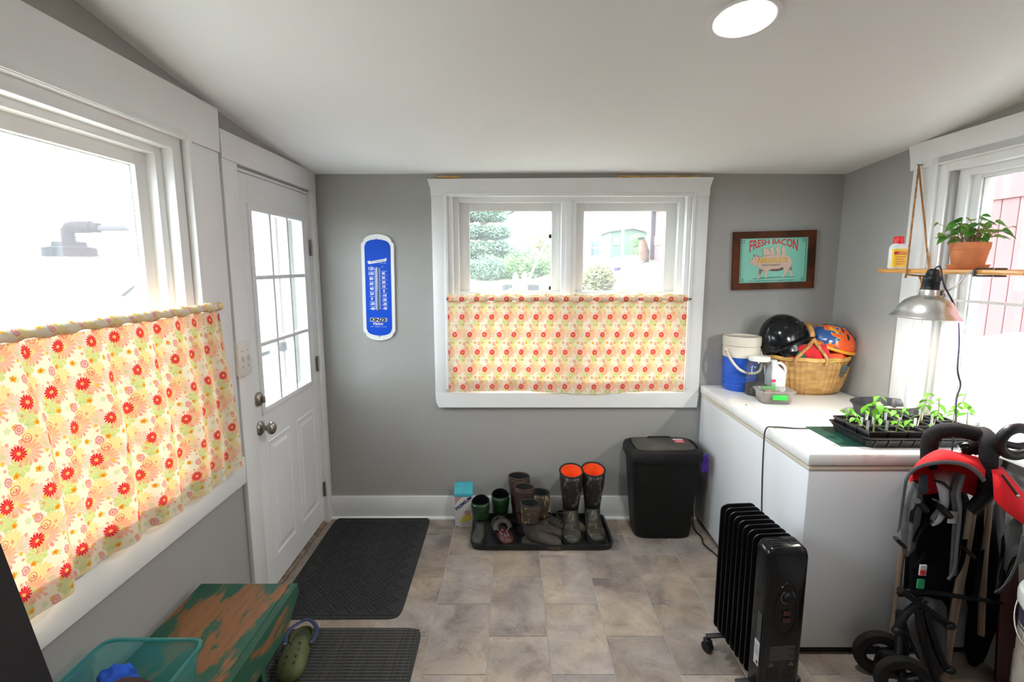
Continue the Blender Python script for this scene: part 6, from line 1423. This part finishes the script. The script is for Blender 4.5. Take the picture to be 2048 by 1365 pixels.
# ------------------------------------------------------------------ clamp lamp
cl_ = thing('clamp_lamp', 'aluminium clamp lamp hanging from the shelf over the seedlings', 'lamp', (1.665, 2.02, 1.55))
M_alu = mat('spun_aluminium', (.80, .80, .79), .30, 1.0)
LC = at(1850, 636, Y=2.02); ax_ = Vector((.06, .0, 1)).normalized()
q_ = lambda d: LC+ax_*d
prl = [(.112, -.004), (.1175, .0), (.114, .006), (.103, .016), (.097, .030), (.089, .048), (.075, .066), (.056, .079), (.038, .086), (.033, .090), (.032, .108), (.030, .112)]
MB().lathe(prl, LC, 48, ax_, cap0=False, cap1=False).build('reflector', M_alu, cl_, smooth=60, world=True, solid=.001)
MB().lathe([(.030, .106), (.031, .114), (.028, .120), (.028, .145), (.030, .148), (.030, .158), (.026, .164), (.022, .168), (.020, .185), (.012, .192), (.0, .193)], LC, 24, ax_).build('socket', M_blackpl, cl_, smooth=40, world=True)
for k in range(3): MB().lathe([(.0285, .122+.007*k), (.0305, .124+.007*k), (.0285, .126+.007*k)], LC, 24, ax_, cap0=False, cap1=False).build('socket_ring', M_blackpl, cl_, smooth=60, world=True)
MB().lathe([(.012, .112), (.014, .100), (.028, .075), (.030, .058), (.022, .042), (.0, .036)], LC, 20, ax_).build('bulb', mat('lit_bulb', (1, 1, 1), .5, emit=(1, .97, .88, 30)), cl_, smooth=60, world=True)
bl = bpy.data.lights.new('bulb_light', 'POINT'); bl.energy = 15; bl.shadow_soft_size = .028; bl.color = (1, .96, .86)
bo = bpy.data.objects.new('bulb_light', bl); COL.objects.link(bo); bo.parent = cl_; bo.location = wmat(cl_).inverted() @ q_(.024)
jn = q_(.098)+Vector((.045, -.01, 0))
MB().tube([q_(.100)+Vector((.03, 0, 0)), jn], .006, 8).lathe([(.0, -.012), (.012, -.012), (.012, .012), (.0, .012)], jn, 14, (0, 1, 0)).build('wing_joint', M_steel, cl_, smooth=40, world=True)
J2 = Vector((SX0-.006, 1.945, SZ-.012))
MB().tube(spline([jn, jn.lerp(J2, .4)+Vector((0, 0, -.006)), J2+Vector((-.01, .03, -.01)), J2+Vector((0, 0, .01))], 6), .004, 8).build('clamp_arm', M_steel, cl_, smooth=60, world=True)
cp = MB()
for z, s in ((SZ+.0035, 1), (SZ-.0235, -1)):
    cp.tube(spline([J2+Vector((-.004, .004, (z-J2.z)*.7)), Vector((SX0+.005, 1.945, z)), Vector((SX0+.05, 1.93, z)), Vector((SX0+.055, 1.90, z)), Vector((SX0+.045, 1.88, z)), Vector((SX0-.004, 1.875, z))], 5), .0035, 8)
cp.tube([J2+Vector((-.004, .002, .014)), J2+Vector((-.004, .002, -.014))], .0045, 8)
cp.build('spring_clamp', mat('dark_steel', (.10, .09, .08), .4, .9), cl_, smooth=60, world=True)
tp_ = q_(.192)
MB().tube(spline([tp_+Vector((0, 0, -.004)), tp_+Vector((.02, -.005, .008)), at(1888, 570, Y=1.99), at(1912, 620, Y=1.98), at(1918, 680, Y=1.97), at(1915, 740, Y=1.96), at(1921, 770, Y=1.955), at(1913, 800, Y=1.95), at(1911, 850, Y=1.925), at(1906, 880, Y=1.915), at(1903, 920, Y=1.912), at(1903, 960, Y=1.905)], 6), .0032, 8).build('lamp_cord', mat('purple_black_cord', (.025, .018, .04), .45), cl_, smooth=60, world=True)

# ------------------------------------------------------------------ folded stroller
sr = thing('stroller', 'folded umbrella stroller with red canopy and foam grips', 'stroller', (1.62, 1.75, 0))
S = lambda px, py, Y=1.75: at(px, py, Y=Y)
M_foam = mat('black_foam_grip', (.014, .014, .015), .9, spec=.2, var=.2, vscale=90, bump=.2, bscale=300)
M_taupe = mat('taupe_tube', (.30, .215, .16), .38, .4); M_scan = mat('red_canopy_cloth', (.66, .006, .012), .85, var=.10, vscale=6, bump=.1, bscale=60, transl=.12)
M_gcl = mat('grey_stroller_cloth', (.095, .095, .095), .95, var=.2, vscale=14, bump=.2, bscale=120); M_bcl = mat('black_stroller_cloth', (.006, .006, .007), .95, spec=.1, var=.4, vscale=12, bump=.2, bscale=80)
M_piping = mat('grey_piping', (.13, .13, .135), .8); M_wcl = mat('pale_liner', (.42, .41, .42), .9, var=.10, vscale=16)
def stube(name, pts, r, m, flat=1., n=6, sides=12, lab_=None):
    return MB().tube(spline(pts, n), r, sides, flat=flat).build(name, m, sr, smooth=60, world=True, label=lab_)
stube('grip', [S(1858, 935, 1.82), S(1858, 900, 1.82), S(1862, 876, 1.81), S(1882, 862, 1.80), S(1915, 861, 1.79), S(1953, 869, 1.78)], .0265, M_foam)
stube('handle_tube', [S(1945, 869, 1.78), S(1962, 872, 1.77), S(1982, 876, 1.75)], .010, M_taupe)
stube('grip', [S(1966, 868, 1.86), S(1972, 873, 1.79), S(1976, 884, 1.745), S(1977, 910, 1.73), S(1976, 940, 1.73), S(1973, 985, 1.735)], .0270, M_foam)
MB().tube([S(1976, 965, 1.74), S(1972, 990, 1.74), S(1955, 1008, 1.745), S(1938, 1022, 1.75)], [.030, .030, .026, .024], 10, flat=.7).build('handle_joint', M_blackpl, sr, smooth=60, world=True)
stube('frame_tube', [S(1945, 1012), S(1932, 1100), S(1910, 1220), S(1893, 1320), S(1888, 1362)], .0175, M_taupe, .55)
stube('frame_tube', [S(1981, 990, 1.80), S(1975, 1050, 1.80), S(1968, 1130, 1.80), S(1962, 1270, 1.80)], .0115, M_taupe)
stube('frame_tube', [S(1856, 925, 1.84), S(1830, 1010, 1.84), S(1803, 1110, 1.84), S(1792, 1215, 1.84), S(1780, 1300, 1.83)], .0115, M_taupe)
stube('frame_tube', [S(1995, 1060, 1.84), S(1990, 1180, 1.84), S(1986, 1240, 1.84)], .009, M_taupe)
# ring-shaped cup holder and adjusting knob
MB().tube([S(2034+34*math.cos(t), 884+27*math.sin(t)-4*math.cos(t), 1.70+.02*math.sin(t)) for t in [2*math.pi*i/32 for i in range(33)]], .0175, 12).build('ring_handle', M_blackpl, sr, smooth=60, world=True)
stube('ring_spoke', [S(2002, 886, 1.70), S(2035, 893, 1.69), S(2066, 888, 1.70)], .012, M_blackpl)
stube('ring_arm', [S(1985, 915, 1.745), S(1995, 905, 1.725), S(2003, 895, 1.70)], .013, M_blackpl)
MB().lathe([(.0, -.028), (.024, -.028), (.028, -.02), (.028, -.004), (.024, -.002), (.024, .006), (.028, .008), (.028, .022), (.022, .028), (.0, .028)], S(1938, 897, 1.80), 22, (.8, -.4, .35)).build('fold_knob', M_blackgl, sr, smooth=40, world=True)
stube('knob_arm', [S(1944, 893, 1.79), S(1960, 884, 1.77), S(1978, 890, 1.75)], .016, M_blackpl)
# canopy: red cloth arched between two bows, edge piping
def loft(name, curves, m, th=.004, n=8, sm=180):
    rows = [spline(c, n) for c in curves]; return MB().grid(rows).build(name, m, sr, smooth=sm, world=True, solid=th)
cA = [S(1812, 962, 1.66), S(1822, 945, 1.66), S(1845, 932, 1.655), S(1885, 925, 1.65), S(1925, 929, 1.65), S(1952, 943, 1.655), S(1968, 962, 1.66)]
cB = [S(1822, 950, 1.74), S(1834, 928, 1.74), S(1856, 910, 1.735), S(1884, 900, 1.73), S(1925, 909, 1.74), S(1955, 918, 1.74), S(1972, 935, 1.74)]
cC = [S(1832, 950, 1.83), S(1842, 930, 1.83), S(1858, 914, 1.83), S(1888, 906, 1.83), S(1925, 910, 1.84), S(1950, 914, 1.84), S(1972, 922, 1.83)]
loft('canopy', [cA, cB, cC], M_scan)
MB().tube(spline(cA, 8), .0075, 8, flat=.5).build('canopy_piping', M_piping, sr, smooth=60, world=True)
stube('canopy_piping', [S(1812, 962, 1.66), S(1806, 1000, 1.68), S(1800, 1045, 1.70), S(1794, 1065, 1.70)], .006, M_piping, .5)
loft('canopy_inside', [[S(1820, 955, 1.77), S(1850, 932, 1.80), S(1885, 916, 1.81), S(1925, 920, 1.80), S(1965, 942, 1.78)], [S(1822, 985, 1.76), S(1850, 990, 1.79), S(1885, 985, 1.80), S(1925, 985, 1.79), S(1962, 1000, 1.76)]], M_scan)
cD = [S(1978, 925, 1.75), S(1998, 932, 1.73), S(2022, 955, 1.71), S(2048, 988, 1.69), S(2085, 1040, 1.66)]
cE = [S(1985, 950, 1.68), S(2002, 955, 1.665), S(2022, 982, 1.65), S(2045, 1015, 1.63), S(2080, 1062, 1.60)]
cF = [S(1988, 1000, 1.64), S(2003, 1015, 1.63), S(2020, 1030, 1.62), S(2046, 1048, 1.61), S(2080, 1070, 1.59)]
loft('canopy_side', [cD, cE, cF], M_scan); MB().tube(spline(cD, 8), .006, 8, flat=.5).build('canopy_piping', M_piping, sr, smooth=60, world=True)
stube('zip', [S(2004, 950, 1.668), S(2018, 968, 1.655), S(2034, 990, 1.645)], .0035, M_dark); MB().sphere(S(2036, 993, 1.643), .007, 2, (1, .6, 1)).build('zip_pull', M_steel, sr, smooth=60, world=True)
cG = [S(1988, 985, 1.69), S(1994, 1040, 1.68), S(1996, 1075, 1.70), S(2000, 1110, 1.72)]
cH = [S(2010, 995, 1.67), S(2010, 1060, 1.64), S(2012, 1100, 1.66), S(2005, 1150, 1.69), S(1990, 1185, 1.70)]
cI = [S(2042, 1015, 1.655), S(2044, 1090, 1.63), S(2035, 1130, 1.65), S(2018, 1165, 1.67), S(1994, 1190, 1.69)]
cJ = [S(2085, 1035, 1.63), S(2080, 1110, 1.61), S(2062, 1140, 1.63), S(2040, 1170, 1.65), S(2010, 1195, 1.68)]
loft('side_curtain', [cG, cH, cI, cJ], M_gcl)
stube('curtain_edge', [S(2046, 1070, 1.605), S(2034, 1125, 1.63), S(2010, 1170, 1.65), S(1990, 1186, 1.67)], .005, M_piping, .5)
# seat: bundled black and grey cloth hanging between the tubes
def bundle(name, path, m, seed, nf=5, amp=.18):
    rg = []; k = 0
    for p, rx, ry in path:
        row = []
        for i in range(30):
            t = 2*math.pi*i/30; f = 1+amp*math.sin(nf*t+seed+k*.35)+.08*math.sin(9*t+seed*2-k*.5); row.append(Vector(p)+Vector((rx*f*math.cos(t), ry*f*math.sin(t), 0)))
        rg.append(row); k += 1
    return MB().rings(rg).build(name, m, sr, smooth=180, world=True)
bundle('seat_cloth', [(S(1875, 958, 1.83), .075, .03), (S(1872, 1000, 1.83), .10, .045), (S(1868, 1060, 1.82), .098, .055), (S(1866, 1120, 1.82), .085, .055), (S(1860, 1180, 1.82), .080, .05), (S(1852, 1225, 1.82), .075, .045), (S(1850, 1262, 1.82), .055, .035)], M_bcl, 1)
bundle('seat_cloth', [(S(1962, 1010, 1.84), .05, .03), (S(1968, 1080, 1.84), .06, .04), (S(1968, 1160, 1.84), .065, .04), (S(1968, 1230, 1.85), .055, .035), (S(1950, 1310, 1.84), .03, .03), (S(1945, 1330, 1.84), .012, .012)], M_bcl, 2)
bundle('side_cloth', [(S(1832, 965, 1.76), .018, .018), (S(1822, 1010, 1.75), .030, .02), (S(1818, 1060, 1.75), .026, .02), (S(1815, 1095, 1.76), .020, .018), (S(1812, 1112, 1.76), .006, .01)], M_gcl, 3)
stube('side_cloth', [S(1922, 948, 1.72), S(1912, 985, 1.71), S(1914, 1020, 1.71), S(1910, 1090, 1.72), S(1906, 1150, 1.73)], [.018]*13+[.014]*12, M_gcl, .5)
stube('cloth_piping', [S(1926, 950, 1.70), S(1916, 988, 1.69), S(1920, 1025, 1.69), S(1914, 1090, 1.70), S(1908, 1140, 1.71), S(1896, 1160, 1.71)], .005, M_piping)
loft('liner', [[S(1866, 945, 1.77), S(1872, 965, 1.74), S(1878, 990, 1.73), S(1880, 1022, 1.72), S(1868, 1046, 1.72), S(1862, 1050, 1.72)], [S(1888, 943, 1.76), S(1892, 962, 1.72), S(1892, 985, 1.71), S(1892, 1010, 1.71), S(1880, 1040, 1.71), S(1864, 1052, 1.72)], [S(1915, 946, 1.76), S(1908, 965, 1.73), S(1904, 990, 1.73), S(1898, 1012, 1.72), S(1884, 1042, 1.72), S(1866, 1053, 1.72)]], M_wcl)
stube('liner_edge', [S(1868, 962, 1.735), S(1884, 966, 1.72), S(1896, 975, 1.71), S(1904, 982, 1.72)], .005, M_cord)
stube('shoulder_strap', [S(1848, 950, 1.745), S(1846, 970, 1.735), S(1850, 985, 1.74)], .016, mat('slate_strap', (.035, .05, .065), .85), .35)
for pts in ([(1868, 1000), (1880, 1006), (1878, 1020), (1866, 1035), (1864, 1050)], [(1840, 1000), (1826, 1020), (1822, 1045)], [(1860, 1040), (1840, 1060), (1828, 1085)], [(1850, 1105), (1838, 1130), (1822, 1140)], [(1930, 1080), (1922, 1130), (1900, 1165)], [(1964, 1100), (1958, 1150), (1950, 1200)]):
    stube('harness_strap', [S(x, y, 1.73) for x, y in pts], .010, M_bcl if pts[0][0] != 1868 else mat('grey_webbing', (.16, .16, .16), .8), .3)
for x, y, r in ((1888, 1022, .020), (1842, 1010, .018), (1800, 1085, .012), (1938, 1105, .012)): MB().tube([S(x-9, y-8, 1.70), S(x+9, y+10, 1.70)], r, 10, flat=.6).build('plastic_joint', M_blackpl, sr, smooth=60, world=True)
MB().box(S(1842, 1132, 1.715), S(1849, 1150, 1.722)).build('white_tag', mat('white_tag', (.55, .55, .55), .6), sr, world=True); MB().box(S(1842, 1142, 1.712), S(1849, 1150, 1.716)).build('red_tag', mat('red_sticker', (.62, .03, .04)), sr, world=True)
MB().box(S(1837, 1161, 1.715), S(1845, 1176, 1.722)).build('green_tag', mat('green_tag', (.02, .30, .12), .6), sr, world=True)
MB().box(S(1900, 1006+18, 1.70), S(1915, 1046, 1.706)).build('care_label', M_wcl, sr, world=True)
stube('cross_strap', [S(1796, 1190, 1.74), S(1850, 1185, 1.72), S(1905, 1192, 1.70), S(1960, 1200, 1.74), S(2000, 1205, 1.78)], .013, M_bcl, .4)
# lower basket and legs
bundle('under_basket', [(S(1845, 1190, 1.80), .07, .04), (S(1842, 1230, 1.79), .08, .05), (S(1846, 1275, 1.78), .06, .05), (S(1862, 1320, 1.77), .05, .04), (S(1872, 1345, 1.77), .02, .02)], M_gcl, 4, 4, .12)
for pts in ([(1850, 1220), (1866, 1270), (1886, 1325), (1900, 1340)], [(1835, 1215), (1850, 1290), (1868, 1350), (1878, 1370)], [(1800, 1180), (1830, 1200), (1860, 1225), (1895, 1250)], [(1790, 1265), (1815, 1225), (1850, 1200)]):
    stube('leg', [S(x, y, 1.72) for x, y in pts], .0135, M_blackpl)
for p in ((1900, 1341), (1796, 1262), (1899, 1252)): MB().sphere(S(*p, 1.715), .018, 2, (1.3, 1, .8)).build('leg_end', M_blackpl, sr, smooth=60, world=True)
def wheel(px, py, Y, R_):
    c = S(px, py, Y); c.z = R_+.001
    wv = MB(); 
    wv.lathe([(R_*.62, -.016), (R_*.90, -.016), (R_*.98, -.009), (R_, 0), (R_*.98, .009), (R_*.90, .016), (R_*.62, .016), (R_*.62, -.016)], c, 40, (.25, 1, 0), cap0=False, cap1=False)
    o = wv.build('wheel', mat('dusty_black_tyre', (.018, .016, .015), .8, spec=.2, var=.2, vscale=30), sr, smooth=40, world=True)
    MB().lathe([(R_*.52, -.012), (R_*.64, -.012), (R_*.64, .012), (R_*.52, .012), (R_*.52, -.012)], c, 40, (.25, 1, 0), cap0=False, cap1=False).build('wheel_rim', M_blackpl, o, smooth=40, world=True)
    MB().lathe([(.0, -.018), (.016, -.018), (.016, .018), (.0, .018)], c, 16, (.25, 1, 0)).build('hub', M_blackpl, o, smooth=40, world=True)
    d = Vector((1, -.25, 0)).normalized()
    for k in range(3):
        a = 2.094*k+.5; u = d*math.cos(a)+Vector((0, 0, 1))*math.sin(a); MB().tube([c+u*.012, c+u*R_*.55], [.016, .020], 8, flat=.5).build('spoke', M_blackpl, o, smooth=60, world=True)
    return c
w_a = wheel(1757, 1318, 1.83, .094); w_b = wheel(1806, 1345, 1.70, .094)
stube('axle_fork', [w_a+Vector((0, 0, .0)), w_a+Vector((.05, -.06, .05)), S(1800, 1262, 1.78), S(1800, 1225, 1.78)], .015, M_blackpl)
stube('axle_fork', [w_b+Vector((0, 0, .0)), w_b+Vector((.02, .05, .06)), S(1800, 1270, 1.78)], .015, M_blackpl)

# ------------------------------------------------------------------ bucket on a dark red step, board in the corner
M_drw = mat('dark_red_wood', (.075, .012, .012), .5, var=.25, vscale=8, stretch=(4, 4, .5))
dr = thing('wooden_board', 'dark red wooden board standing behind the stroller', 'board', (1.74, 1.79, 0))
q0, q1, q2, q3 = S(1992, 1366, 1.785), S(2042, 1366, 1.785), S(2036, 1095, 1.80), S(2006, 1095, 1.80); q0.z = q1.z = .001; MB().prism([q0, q1, q2, q3], (.006, .016, 0)).build('board', M_drw, dr, world=True)
bk_c = (1.728, 1.40)
stp = thing('step_stool', 'dark red wooden step carrying the white bucket', 'stool', (bk_c[0], bk_c[1], 0))
MB().box((-.17, -.16, .17), (.17, .16, .195), .004).build('top', M_drw, stp, smooth=40)
for x in (-.155, .155): MB().box((x-.011, -.145, 0), (x+.011, .145, .17), .003).build('side', M_drw, stp, smooth=40)
bu = thing('bucket', 'white plastic bucket with dark printed label by the stroller', 'bucket', (bk_c[0], bk_c[1], .195))
rt_ = S(2024, 1215, 1.40)
M_buck = mat('white_bucket', (.62, .64, .60), .4, var=.03); HBk = rt_.z-.195
rB = .150
MB().lathe([(.0, 0), (rB*.86, 0), (rB*.87, .006), (rB*.95, HBk-.03), (rB*.97, HBk-.028)], n=40, cap1=False).build('body', M_buck, bu, smooth=50)
MB().lathe([(rB*.96, HBk-.045), (rB*1.0, HBk-.04), (rB*1.01, HBk-.01), (rB*.99, HBk), (rB*.93, HBk+.002), (rB*.90, HBk-.012), (.0, HBk-.014)], n=40, cap0=False).build('lid', M_buck, bu, smooth=40)
def bband(nm, z0, z1, m, g, t0=2.2, t1=4.9):
    MB().grid([[((lerp(rB*.87, rB*.95, z/HBk)+g)*math.cos(lerp(t0, t1, i/24)), (lerp(rB*.87, rB*.95, z/HBk)+g)*math.sin(lerp(t0, t1, i/24)), z) for i in range(25)] for z in (z0, z1)]).build(nm, m, bu, smooth=60)
bband('label', .03, HBk-.055, mat('bucket_label', (.46, .42, .36), .5, col2=(.25, .12, .07), vscale=9, vpos=(.42, .6)), .0006)
bband('label_band', HBk-.105, HBk-.055, mat('purple_black_print', (.035, .03, .06), .5), .0012); bband('label_line', HBk-.118, HBk-.112, mat('black_ink', (.01, .01, .012)), .0012); bband('label_band', .045, .075, mat('slate_print', (.07, .10, .12), .5), .0012)
MB().tube([(rB*1.0*math.cos(t), rB*1.0*math.sin(t), HBk-.05-.10*max(0, math.sin((t-2.0)/2.4*math.pi))) for t in [2.0+2.4*i/20 for i in range(21)]], .003, 8).build('wire_handle', M_steel, bu, smooth=60)
